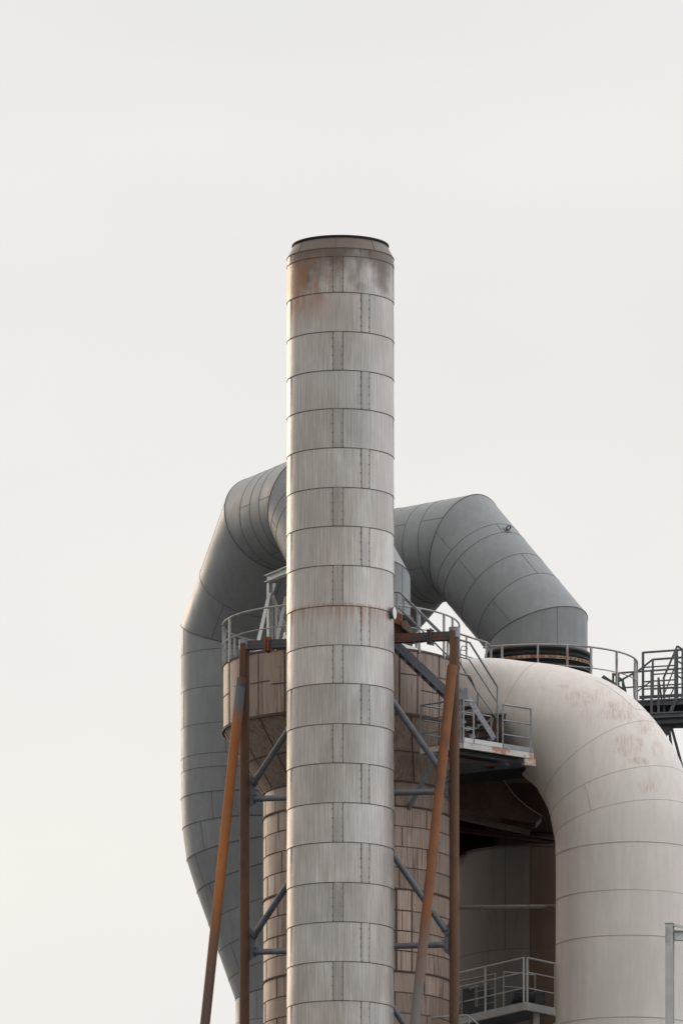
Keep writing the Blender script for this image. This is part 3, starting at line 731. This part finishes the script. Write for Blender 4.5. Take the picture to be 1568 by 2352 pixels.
m = MB(); m.poly([P(x, y, 266.98) for x, y in cpts], 0.03, 6); m.build('chute_lip', M['chute'], ch_)
for a, b in (((1050, 1876, 266.6), (1216, 1912, 266.6)), ((1050, 1905, 267.6), (1275, 1935, 268.2)), ((1150, 1886, 266.9), (1229, 1897, 266.9))):
    m = MB(); m.ibeam(P(*a), P(*b), 0.14, 0.13); m.build('ring_beam', M['wood'] if a[2] == 266.6 else M['darkhop'], silo)
m = MB(); m.prism([P(x, y, 265.0) for x, y in [(1196, 1762), (1222, 1772), (1238, 1797), (1241, 1828), (1258, 1858), (1270, 1900), (1274, 1952), (1300, 1952), (1300, 1762)]], (0, 0.04, 0)); m.build('apron', M['darkhop'], silo)
m = MB(); m.tube(P(1030, 2084, 267.3), P(1300, 2082, 267.3), 0.055, 10)
m.build('girt_pipe', plain('rust_striped_pipe', (0.26, 0.24, 0.22), 0.7, 0.1, 0.2, 2, 0.1, rust=0.9, rustcol=(0.17, 0.07, 0.035), rscale=1.2, lo=0.45, hi=0.58), silo)
m = MB(); k = 40; r0 = 2.35
for rr_ in (0.0, 0.05):
    pass
vs = []
for z in (zlt - 0.05, zc0):
    for rr_ in (r0, r0 + 0.05): vs += [Vector((V2X + rr_ * math.sin(R_(70 + 225 * i / k)), V2Y - rr_ * math.cos(R_(70 + 225 * i / k)), z)) for i in range(k + 1)]
n1 = k + 1
m.add(vs, [(a * n1 + i, a * n1 + i + 1, b * n1 + i + 1, b * n1 + i) for a, b in ((0, 2), (1, 3), (0, 1), (2, 3)) for i in range(k)], 0, 0, True)
m.build('recess_shade_sheet', M['darkhop'], silo)  # added dark sheet closing the gap, stands in for shade in the recess
# roof ring platform and rail
RR = 228 / F * V2Y; zrail = ZY(1480, V2Y - RR) - 1.12
m = MB(); m.tube((V2X, V2Y, zrail - 0.12), (V2X, V2Y, zrail - 0.02), RR + 0.05, 48); m.build('roof_deck', M['dark'], silo)
arc_rail(silo, V2X, V2Y, RR, zrail, -34, 92, [-29, -22, -1, 16, 31, 51, 76, 90], h=1.12, mids=(0.56,))

m = MB(); a, b, c = P(1048, 1454, 267.6), P(1118, 1476, 267.4), Vector((V2X + RR * math.sin(R_(-29)), V2Y - RR * math.cos(R_(-29)), zrail + 1.12))
m.poly([a, b, c], 0.026); m.poly([a - Vector((0, 0, .54)), b - Vector((0, 0, .54)), c - Vector((0, 0, .56))], 0.017)
for q in (0.02, 0.32, 0.97): p = a.lerp(b, q); m.box(p - Vector((0, 0, 1.1)), p, 0.05, 0.05, (0, 1, 0))
m.build('link_rail', M['rail'], silo)
# ---------------------------------------------------------------- big white elbow
WY = 264.0
ctrl = [(1439, 2500, 264.0, 164, 164, 2.0), (1439, 2200, 264.0, 164, 164, 2.0), (1439, 1965, 264.0, 164, 164, 2.0), (1431, 1880, 264.1, 164, 164, 2.0), (1403, 1792, 264.35, 160, 160, 2.0),
        (1345, 1712, 264.7, 151, 151, 2.0), (1270, 1664, 265.1, 136, 136, 2.0), (1200, 1630, 265.4, 112, 118, 2.3), (1130, 1600, 265.7, 80, 108, 3.5), (1040, 1592, 266.1, 62, 104, 6.0)]
def cr_interp(p0, p1, p2, p3, t):
    return [0.5 * ((2 * b) + (-a + c) * t + (2 * a - 5 * b + 4 * c - d) * t * t + (-a + 3 * b - 3 * c + d) * t ** 3) for a, b, c, d in zip(p0, p1, p2, p3)]
samples = []
for i in range(len(ctrl) - 1):
    p0 = ctrl[max(0, i - 1)]; p3 = ctrl[min(len(ctrl) - 1, i + 2)]
    for k in range(8): samples.append(cr_interp(p0, ctrl[i], ctrl[i + 1], p3, k / 8))
samples.append(list(ctrl[-1]))
cent = [P(s[0], s[1], s[2]) for s in samples]
NW = 72
def wring(i, dr=0.0, off=0.0):
    c = cent[i]; t = (cent[min(i + 1, len(cent) - 1)] - cent[max(0, i - 1)]).normalized()
    s = samples[i]; ru, rw, ex = s[3] / F * s[2] + dr, s[4] / F * s[2] + dr, s[5]
    side = t.cross(Vector((0.15, 1, 0))).normalized()      # roughly in the bend plane
    dep = side.cross(t).normalized()
    o = []
    for q in range(NW):
        a = 2 * math.pi * q / NW; ca, sa = math.cos(a), math.sin(a)
        k = (abs(ca) ** ex + abs(sa) ** ex) ** (-1 / ex)
        o.append(c + side * (ca * k * ru) + dep * (sa * k * rw) + t * off)
    return o
we = thing('white_elbow_duct', 'enormous chalky white elbow duct at right with rust scrapes, bending down', 'duct', (cent[0].x, WY, 0))
mb = MB(); allr = [wring(i) for i in range(len(cent))]
base_r = [Vector((p.x, p.y, 0.5)) for p in allr[0]]
allr2 = [base_r] + allr
vs = [p for r in allr2 for p in r]
mb.add(vs, [(j * NW + q, j * NW + (q + 1) % NW, (j + 1) * NW + (q + 1) % NW, (j + 1) * NW + q) for j in range(len(allr2) - 1) for q in range(NW)], 0, 0, True)
def wseam(i, w=0.014, dr=0.005, q0=0, q1=NW):
    a, b, c, d = wring(i, -0.002, -w / 2), wring(i, dr, -w / 2), wring(i, dr, w / 2), wring(i, -0.002, w / 2)
    vs = a + b + c + d
    mb.add(vs, [(r * NW + q % NW, r * NW + (q + 1) % NW, (r + 1) * NW + (q + 1) % NW, (r + 1) * NW + q % NW) for r in range(3) for q in range(q0, q1)], 1)
for i in (22, 28, 35, 56): wseam(i, 0.012, 0.004)
wseam(16, 0.02, 0.008); wseam(37, 0.012, 0.004, 4, 42)
def wline(q, i0, i1):
    vs = []
    for i in range(i0, i1 + 1):
        r = wring(i, 0.004); p, p2 = r[q], r[(q + 1) % NW]; e = (p2 - p).normalized() * 0.008
        vs += [p - e, p + e]
    mb.add(vs, [(2 * k, 2 * k + 1, 2 * k + 3, 2 * k + 2) for k in range(i1 - i0)], 1)
wline(42, 37, 43); wline(58, 22, 28)
S = Cone(cent[8].x, WY, 164 / F * WY, 0)
z = ZY(1950, WY - 1.9)
for yy in (2043, 2147, 2335, 2440): ring(mb, Cone(cent[0].x, WY, 164 / F * WY, 0), ZY(yy, WY - 1.9), 0.014, 0.010, n=72)
zz = ZY(2540, WY)
while zz > 1.5: ring(mb, Cone(cent[0].x, WY, 164 / F * WY, 0), zz, 0.014, 0.010, n=72); zz -= 1.8
mb.build('elbow_shell', [M['white'], M['seam_wh']], we)

# ---------------------------------------------------------------- platform right of trestle
Cn = P(1062, 1703, 260.3); Zp = Cn.z
Rc = PZ(1223, 1728, Zp); Lc = PZ(966, 1717, Zp); Fc = Rc + (Lc - Cn)
plat = thing('platform', 'small steel platform with rust-run edge at the foot of the stairs', 'platform', (Cn.x, Cn.y + 1, Zp))
m = MB(); m.prism([Cn, Rc, Fc, Lc], (0, 0, -0.05)); m.build('deck', M['dark'], plat)
m = MB(); dz = Vector((0, 0, 0.0))
m.box(Cn - Vector((0, 0, 0.10)), Rc - Vector((0, 0, 0.10)), 0.06, 0.15); m.box(Cn - Vector((0.03, 0, 0.10)), Lc - Vector((0, 0, 0.10)), 0.06, 0.14)
m.build('edge_beam', M['fascia'], plat)
m = MB(); m.box(Cn + Vector((0, 0, 0.05)), Cn.lerp(Rc, 0.56) + Vector((0, 0, 0.05)), 0.02, 0.12); m.build('kick_plate', M['ltgrey'], plat)
m = MB(); m.box(Cn.lerp(Rc, 0.565) + Vector((0, 0, 0.05)), Rc + Vector((0, 0, 0.05)), 0.02, 0.12); m.build('kick_plate', M['galv'], plat)
m = MB(); bb = Cn.lerp(Rc, 0.93); m.box(bb - Vector((0.13, 0, 0.27)), bb + Vector((0.17, 0.15, -0.27)), 0.16, 0.18); m.build('bracket', M['fascia'], plat)
m = MB()
for t in (0.25, 0.6): 
    a = Cn.lerp(Lc, t); m.ibeam(a - Vector((0, 0, 0.18)), a + (Rc - Cn) - Vector((0, 0, 0.18)), 0.1, 0.16)
m.build('joist', M['dark'], plat)
e = (Rc - Cn)
line_rail(plat, [Cn.lerp(Rc, 0.57), Cn.lerp(Rc, 0.97)], 1.13, (0.35, 0.72), 0.026, M['galv'])
line_rail(plat, [Cn.lerp(Rc, 0.01), Cn.lerp(Rc, 0.155)], 1.08, (0.35, 0.72), 0.022, M['rail'])
line_rail(plat, [Lc, Lc.lerp(Cn, 0.95)], 1.1, (0.35, 0.72), 0.022, M['galv'])
line_rail(plat, [Lc.lerp(Fc, 0.03), Fc], 1.1, (0.35, 0.72), 0.022, M['galv'], posts=[Lc.lerp(Fc, 0.5), Fc])
# stubby support under platform going to the vessel
m = MB(); m.box(Lc.lerp(Cn, 0.4) - Vector((0, 0, 0.2)), Vector((LX + LR * 0.5, CY - LR * 0.8, Zp - 1.6)), 0.09, 0.09); m.build('support_arm', M['galv'], plat)

# ---------------------------------------------------------------- stairs
st = thing('stairway', 'galvanised stairs coming down from vessel roof behind right trestle', 'stairs', tuple(P(1000, 1560, 260.4).xy) + (Zp,))
def flight(a, b, sidev, hgt, nst, m_s, holes=True, outv=Vector((0, -1, 0))):
    for k, o in ((0, Vector((0, 0, 0))), (1, sidev)):
        m = MB(); up = (b - a).cross(sidev).normalized()
        m.box(a + o, b + o, 0.014, hgt, up)
        if k == 0 and holes:
            d = (b - a); L = d.length; d = d.normalized()
            for i in range(nst):
                t = (i + 0.6) / nst * L
                for q in (-0.045, 0.045): 
                    p = a + d * t + up * 0.0 + d * q * 1.3 + Vector((0, 0, 0.0)); m.tube(p + outv * 0.006, p + outv * 0.022, 0.013, 6, mat=1)
        m.build('stringer', [m_s, M['seam']], st)
    for i in range(nst):
        p = a.lerp(b, (i + 0.5) / nst); q = p + sidev
        m = MB(); run = Vector((b.x - a.x, b.y - a.y, 0)).normalized() * 0.12
        m.prism([p - run, p + run, q + run, q - run], (0, 0, -0.03)); m.build('tread', M['dark'], st)
f1a, f1b = P(900, 1470, 260.15), P(1040, 1603, 260.25)
flight(f1a, f1b, Vector((0.0, 0.62, 0)), 0.21, 8, M['galv_dark'])
f2a, f2b = P(1060, 1580, 260.5), P(1135, 1697, 261.25)
flight(f2a, f2b, Vector((-0.47, 0.52, 0)), 0.165, 7, M['galv'])
m = MB(); m.prism([P(1042, 1578, 260.47), P(1073, 1580, 260.5), P(1074, 1606, 260.5), P(1042, 1604, 260.47)], (0, 0.014, 0)); m.build('end_plate', M['galv'], st)
m = MB(); a = P(1020, 1606, 260.3); m.prism([a, a + Vector((0.5, 0, 0)), a + Vector((0.5, 0.7, 0)), a + Vector((0, 0.7, 0))], (0, 0, -0.04)); m.build('landing', M['dark'], st)
def pipe(pts, r=0.024, mat=None, name='handrail'):
    m = MB(); m.poly([P(*p) for p in pts], r, 8); return m.build(name, mat or M['galv'], st)
pipe([(905, 1360, 260.15), (917, 1360, 260.15), (1052, 1492, 260.3)], 0.027)
pipe([(908, 1395, 260.15), (916, 1396, 260.15), (1050, 1528, 260.3)], 0.022)
pipe([(927, 1374, 260.75), (1052, 1497, 260.9)], 0.02)
pipe([(1045, 1467, 260.45), (1078, 1476, 260.5), (1142, 1578, 261.3), (1141, 1703, 261.3)], 0.027)
pipe([(1045, 1507, 260.45), (1076, 1514, 260.5), (1140, 1612, 261.3)], 0.018)
pipe([(1045, 1505, 260.9), (1092, 1584, 261.3), (1141, 1651, 261.3)], 0.02)
pipe([(1045, 1545, 261.0), (1078, 1552, 261.1), (1097, 1592, 261.4), (1096, 1700, 261.5)], 0.023)
for x, y0, y1, Y in ((911, 1362, 1402, 260.15), (927, 1374, 1412, 260.75), (958, 1404, 1452, 260.2)):
    pipe([(x, y0, Y), (x, y1, Y)], 0.024, name='rail_post')
m = MB(); m.poly([P(1058, 1528, 260.4), P(1057, 1492, 260.4), P(1061, 1484, 260.4), P(1070, 1485, 260.4), P(1073, 1490, 260.4), P(1068, 1494, 260.4), P(1057, 1493, 260.4)], 0.010, 6); m.build('hooked_wire', M['soot'], st)
# rusty landing blocks by the stack
m = MB(); m.prism([P(902, 1407, 259.9), P(922, 1411, 259.9), P(922, 1437, 259.9), P(902, 1428, 259.9)], (0, 0.05, 0)); tag(m.build('edge_plate', M['redox'], st), 'red oxide plate at the top of the stairs')
m = MB(); m.prism([P(922, 1425, 259.85), P(934, 1425, 259.85), P(948, 1448, 259.85), P(944, 1456, 259.85), P(922, 1440, 259.85)], (0, 0.35, 0)); m.build('packing_block', M['wood'], st)
m = MB(); m.prism([P(896, 1428, 260.0), P(924, 1436, 260.0), P(945, 1456, 260.0), P(934, 1462, 260.0), P(896, 1466, 260.0)], (0, 0.5, 0)); m.build('top_landing', M['darkhop'], st)

# ---------------------------------------------------------------- dark box duct behind stairs
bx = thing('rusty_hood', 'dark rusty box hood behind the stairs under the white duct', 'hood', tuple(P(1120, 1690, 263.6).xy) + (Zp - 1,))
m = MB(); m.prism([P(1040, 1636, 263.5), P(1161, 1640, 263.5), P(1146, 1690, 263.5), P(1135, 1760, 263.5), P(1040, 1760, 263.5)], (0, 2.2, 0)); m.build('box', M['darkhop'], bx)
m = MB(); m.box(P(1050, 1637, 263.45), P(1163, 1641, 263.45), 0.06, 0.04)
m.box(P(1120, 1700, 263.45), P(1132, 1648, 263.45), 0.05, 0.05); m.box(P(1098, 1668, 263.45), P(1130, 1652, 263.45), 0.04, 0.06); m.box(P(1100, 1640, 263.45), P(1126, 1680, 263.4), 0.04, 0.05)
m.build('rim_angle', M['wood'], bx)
m = MB(); m.prism([P(1052, 1752, 263.2), P(1200, 1752, 264), P(1206, 1762, 264), P(1052, 1778, 263.2)], (0, 1.6, 0)); m.build('recess_shade_slab', M['rubber'], bx)  # added slab in bellows black, stands in for shade under the platform

# ---------------------------------------------------------------- dark walkway at the right edge
wk = thing('walkway', 'dark grey steel walkway with many rails and stairs at right edge', 'walkway', tuple(P(1540, 1610, 272.0).xy) + (ZY(1640, 272),))
def wpipe(name, *segs, w=0.05, mat='dark'):
    m = MB()
    for (a, b, Ya, Yb) in segs: m.box(P(a[0], a[1], Ya), P(b[0], b[1], Yb), w, w, (0, 1, 0.01))
    return m.build(name, M[mat], wk)
NYr, FYr = 270.6, 272.4
wpipe('handrail', ((1418, 1546), (1600, 1533), NYr, NYr), w=0.045)
wpipe('mid_rail', ((1424, 1580), (1600, 1569), NYr, NYr), w=0.036)
wpipe('mid_rail', ((1466, 1610), (1600, 1602), NYr, NYr), w=0.036)
for x, y0, y1 in ((1419, 1546, 1585), (1495, 1543, 1648), (1511, 1558, 1640), (1590, 1534, 1640)): wpipe('post', ((x, y0), (x, y1), NYr, NYr), w=0.06)
wpipe('handrail', ((1475, 1499), (1600, 1490), FYr, FYr), w=0.05)
for yy in (1533, 1566, 1583): wpipe('mid_rail', ((1477, yy), (1553, yy - 5), FYr, FYr), w=0.034)
for x, y0, y1 in ((1475.5, 1498, 1608), (1553.5, 1492, 1608)): wpipe('post', ((x, y0), (x, y1), FYr, FYr), w=0.07)
wpipe('handrail', ((1466, 1540), (1497, 1515), FYr - 0.6, FYr - 0.6), ((1497, 1515), (1566, 1510), FYr - 0.6, FYr - 0.6), w=0.05)
for yy in (1549, 1583): wpipe('mid_rail', ((1498, yy), (1566, yy - 4), FYr - 0.6, FYr - 0.6), w=0.034)
for x, y0, y1 in ((1498, 1515, 1600), (1566, 1492, 1605), (1549.5, 1493, 1608)): wpipe('post', ((x, y0), (x, y1), FYr - 0.6, FYr - 0.6), w=0.06)
wpipe('stair_rail', ((1554, 1484), (1523, 1557), NYr + 0.3, NYr + 0.3), ((1523, 1557), (1524.5, 1640), NYr + 0.3, NYr + 0.3), w=0.055)
wpipe('stair_rail', ((1554, 1484), (1600, 1515), NYr + 0.3, NYr + 0.3), w=0.055)
wpipe('stair_rail', ((1549, 1530), (1526, 1590), NYr + 0.3, NYr + 0.3), w=0.035)
wpipe('stair_rail', ((1556, 1519), (1600, 1548), NYr + 0.3, NYr + 0.3), w=0.04)
wpipe('stair_rail', ((1556, 1553), (1600, 1582), NYr + 0.3, NYr + 0.3), w=0.04)
wpipe('stair_rail', ((1552, 1568), (1524, 1628), NYr + 0.4, NYr + 0.4), w=0.035)
wpipe('stringer', ((1552, 1603), (1537, 1640), NYr + 0.2, NYr + 0.2), w=0.10)
wpipe('stringer', ((1384, 1556), (1426, 1584), NYr + 0.8, NYr + 0.4), w=0.11)
wpipe('brace', ((1411, 1570), (1466, 1540), 271.4, 271.0), w=0.045)
wpipe('brace', ((1409, 1548), (1429, 1563), NYr + 0.5, NYr + 0.5), ((1429, 1563), (1436, 1588), NYr + 0.5, NYr + 0.5), w=0.05)
wpipe('brace', ((1407, 1546), (1407, 1572), NYr + 0.6, NYr + 0.6), w=0.06)
wpipe('brace', ((1429, 1562), (1431, 1586), NYr + 0.6, NYr + 0.6), w=0.07)
wpipe('brace', ((1454, 1548), (1456, 1600), NYr + 0.7, NYr + 0.7), w=0.06)
wpipe('brace', ((1511, 1556), (1523, 1640), NYr + 0.5, NYr + 0.5), w=0.05)
wpipe('brace', ((1463, 1588), (1492, 1566), FYr - 0.6, FYr - 0.6), w=0.035)
m = MB(); m.box(P(1467, 1602, 272.2), P(1620, 1594, 272.2), 0.02, 0.09); m.build('kick_plate', M['dark'], wk)
m = MB(); m.ibeam(P(1462, 1616, 270.8), P(1640, 1608, 270.8), 0.10, 0.16); m.ibeam(P(1462, 1622, 272.6), P(1640, 1614, 272.6), 0.10, 0.2); m.build('edge_beam', M['dark'], wk)
m = MB(); m.prism([P(1462, 1612, 270.9), P(1640, 1604, 270.9), P(1640, 1604, 270.9) + Vector((0, 1.8, 0)), P(1462, 1612, 270.9) + Vector((0, 1.8, 0))], (0, 0, -0.04)); m.build('deck', M['dark'], wk)
m = MB(); m.ibeam(P(1485, 1645, 270.4), P(1640, 1637, 270.4), 0.12, 0.13); m.ibeam(P(1496, 1657, 270.7), P(1640, 1649, 270.7), 0.12, 0.16); m.ibeam(P(1505, 1668, 271.2), P(1640, 1660, 271.2), 0.12, 0.16)
m.build('lower_beam', M['dark'], wk)
m = MB(); m.prism([P(1480, 1637, 270.6), P(1640, 1630, 270.6), P(1640, 1630, 270.6) + Vector((0, 2.0, 0)), P(1480, 1637, 270.6) + Vector((0, 2.0, 0))], (0, 0, -0.04)); m.build('lower_deck', M['dark'], wk)
m = MB(); m.prism([P(1480, 1620, 273.0), P(1640, 1612, 273.0), P(1640, 1672, 273.0), P(1500, 1672, 273.0)], (0, 0.05, 0)); m.build('back_girder', M['dark'], wk)
m = MB(); m.prism([P(1513, 1664, 271.0), P(1546, 1672, 271.0), P(1528, 1694, 271.0), P(1513, 1690, 271.0)], (0, 0.05, 0)); m.box(P(1517, 1660, 271.0), P(1517, 1720, 271.0), 0.12, 0.12, (0, 1, 0)); m.build('corner_gusset', M['dark'], wk)
wpipe('strut', ((1536, 1680), (1540, 1712), 271.2, 271.2), ((1540, 1712), (1552, 1760), 271.2, 271.4), w=0.07)
wpipe('strut', ((1542, 1675), (1576, 1800), 271.2, 271.6), w=0.07)
for x in (1620,):
    m = MB(); top = P(x, 1655, 271.4); m.ibeam(Vector((top.x, top.y, 0.15)), top, 0.3, 0.3, (0, 1, 0)); m.build('column', M['dark'], wk)

# ---------------------------------------------------------------- lower platform
Dn = P(1206, 2305, 264.7); Zd = Dn.z
DL = PZ(1030, 2345, Zd); DRt = PZ(1290, 2322, Zd); DF = DL + (DRt - Dn)
lp = thing('platform', 'pale corner platform low in front of the silo with three-bar railing', 'platform', (Dn.x, Dn.y + 1, Zd))
m = MB(); m.prism([Dn, DRt, DF, DL], (0, 0, -0.04)); m.build('deck', M['galv_dark'], lp)
m = MB(); o = Vector((0, 0, 0.02)); m.box(Dn - o, DL - o, 0.05, 0.12); m.box(Dn - o, DRt - o, 0.05, 0.12); 
m.box(Dn + Vector((0, 0, -0.13)), DL + Vector((0, 0, -0.13)), 0.10, 0.08); m.box(Dn + Vector((0, 0, -0.13)), DRt + Vector((0, 0, -0.13)), 0.10, 0.08)
m.build('edge_beam', M['ltgrey'], lp)
u1 = (DL - Dn).normalized(); u2 = (DRt - Dn).normalized()
line_rail(lp, [Dn + u1 * 0.06, DL], 1.22, (0.42, 0.84), 0.026, M['ltgrey'], posts=[Dn + u1 * 0.08, Dn.lerp(DL, 0.52), DL])
line_rail(lp, [Dn + u2 * 0.08, Dn.lerp(DRt, 0.80)], 1.22, (0.42, 0.84), 0.026, M['ltgrey'])
ax_ = Dn.lerp(DL, 0.56) + (DRt - Dn) * 0.35
line_rail(lp, [DL + (DRt - Dn) * 0.3, ax_ - u1 * 0.0], 1.12, (0.37, 0.74), 0.022, M['rail'])
line_rail(lp, [Dn.lerp(DL, 0.45) + (DRt - Dn) * 0.35, DRt + (DL - Dn) * 0.35], 1.12, (0.37, 0.74), 0.022, M['rail'])
m = MB(); q = Dn.lerp(DRt, 0.30) + Vector((0, 0.25, 0)); m.box(q - Vector((0, 0, 0.15)), Vector((q.x, q.y, 0.2)), 0.16, 0.16, (0, 1, 0)); m.build('column', M['ltgrey'], lp)
m = MB(); m.box(q + Vector((0, 0, -1.0)), q + Vector((0.7, 0.3, -0.2)), 0.09, 0.09); m.build('brace', M['ltgrey'], lp)
# cabinet and motor standing on it
cb = thing('cabinet', 'narrow grey cabinet behind the railing of the lower platform', 'cabinet', tuple((Dn.lerp(DL, 0.6) + Vector((0.2, 1.2, 0.0)))))
p = Vector(cb.location); m = MB(); m.box(p + Vector((0, 0, 0.0)), p + Vector((0, 0, 0.9)), 0.46, 0.35, (0, 1, 0)); m.build('case', M['galv_dark'], cb, bevel=0.01)
m = MB(); m.box(p + Vector((0, -0.185, 0.05)), p + Vector((0, -0.185, 0.85)), 0.38, 0.02, (0, 1, 0)); m.build('door', M['dark'], cb, bevel=0.005)
mt = thing('electric_motor', 'dark electric motor lying on the lower platform beside the corner posts', 'motor', tuple(Dn + Vector((-0.05, 0.75, 0))))
p = Vector(mt.location) + Vector((0, 0, 0.27))
m = MB(); m.tube(p + Vector((-0.30, -0.1, 0)), p + Vector((0.28, 0.1, 0)), 0.17, 24)
for i in range(12):
    a = i * math.pi / 6; o = Vector((0, math.cos(a), math.sin(a))) * 0.175; m.box(p + o + Vector((-0.24, -0.08, 0)), p + o + Vector((0.22, 0.08, 0)), 0.02, 0.03)
m.build('housing', M['motor'], mt)
m = MB(); m.tube(p + Vector((-0.36, -0.12, 0)), p + Vector((-0.30, -0.1, 0)), 0.14, 24, mat=0); m.tube(p + Vector((-0.365, -0.122, 0)), p + Vector((-0.345, -0.11, 0)), 0.19, 24); m.build('fan_cover', M['dark'], mt)
m = MB(); m.box(p + Vector((0, 0, -0.25)), p + Vector((0, 0, -0.14)), 0.4, 0.3, (0, 1, 0)); m.build('foot', M['motor'], mt)
bxx = thing('gearbox', 'dark gearbox block beside the electric motor on the lower platform', 'gearbox', tuple(Dn + Vector((0.38, 0.9, 0))))
p = Vector(bxx.location); m = MB(); m.box(p, p + Vector((0, 0, 0.42)), 0.34, 0.36, (0, 1, 0)); m.tube(p + Vector((0, -0.2, 0.22)), p + Vector((0, 0.2, 0.22)), 0.13, 16); m.build('case', M['motor'], bxx, bevel=0.02)
m = MB(); m.box(p + Vector((0, 0, 0.42)), p + Vector((0, 0, 0.48)), 0.2, 0.2, (0, 1, 0)); m.build('lid', M['dark'], bxx, bevel=0.01)

vb = thing('valve_box', 'small dark box with a lever at the left end of the lower platform', 'box', tuple(DL.lerp(Dn, 0.32) + Vector((0, 0.5, 0))))
p = Vector(vb.location); m = MB(); m.box(p + Vector((-0.12, 0, 0)), p + Vector((-0.12, 0, 0.78)), 0.34, 0.3, (0, 1, 0)); m.box(p + Vector((0.16, 0, 0)), p + Vector((0.16, 0, 0.28)), 0.28, 0.24, (0, 1, 0)); m.build('case', M['motor'], vb, bevel=0.01)
m = MB(); m.tube(p + Vector((-0.1, -0.16, 0.74)), p + Vector((0.08, -0.16, 0.82)), 0.025, 8); m.ball(p + Vector((0.08, -0.16, 0.82)), 0.045); m.build('lever', M['rail'], vb)
# low railing below, between the trestle legs
lr = thing('stair_railing', 'pale railing at the bottom edge between the right trestle legs', 'railing', tuple(P(1000, 2430, 262.6).xy) + (ZY(2430, 262.6),))
m = MB(); m.poly([P(925, 2340, 262.4), P(975, 2338, 262.4), P(1072, 2332, 262.4), P(1120, 2372, 262.4), P(1200, 2440, 262.4)], 0.026); m.build('handrail', M['rail'], lr)
m = MB(); m.poly([P(925, 2378, 262.4), P(1072, 2370, 262.4), P(1200, 2478, 262.4)], 0.018); m.build('mid_rail', M['rail'], lr)
for x, y in ((930, 2340), (985, 2338), (1076, 2334), (1140, 2388)):
    m = MB(); m.tube(P(x, y, 262.4), P(x, y + 98, 262.4), 0.024, 8); m.build('post', M['rail'], lr)
m = MB(); a, b = P(915, 2438, 262.3), P(1080, 2430, 262.3); m.prism([a, b, b + Vector((0, 0.9, 0)), a + Vector((0, 0.9, 0))], (0, 0, -0.06)); m.build('deck', M['galv_dark'], lr)

# ---------------------------------------------------------------- steel column at the lower right
sc_ = thing('steel_column', 'pale grey steel column with beam stub in front of white duct', 'column', tuple(P(1537, 2352, 260.5).xy) + (0,))
top = P(1537, 2122, 260.5)
m = MB(); m.ibeam(Vector((top.x, top.y, 0.2)), top, 0.20, 0.22, (0.25, 1, 0), 0.018); m.build('shaft', M['ltgrey'], sc_)
m = MB(); bz = P(1537, 2148, 260.5); m.ibeam(bz + Vector((0.12, 0.03, 0)), bz + Vector((2.4, 0.5, 0)), 0.18, 0.26); m.build('beam', M['ltgrey'], sc_)
m = MB(); m.box(top, top + Vector((0, 0, 0.015)), 0.24, 0.26, (0.25, 1, 0)); m.box(top + Vector((0, -0.02, 0.0)), top + Vector((2.4, 0.45, -0.55)), 0.05, 0.07); m.build('cap_plate', M['ltgrey'], sc_)
m = MB(); m.box(bz + Vector((-0.06, -0.12, -0.2)), bz + Vector((-0.06, -0.12, 0.2)), 0.01, 0.2, (0, 1, 0)); m.build('stiffener', M['ltgrey'], sc_)
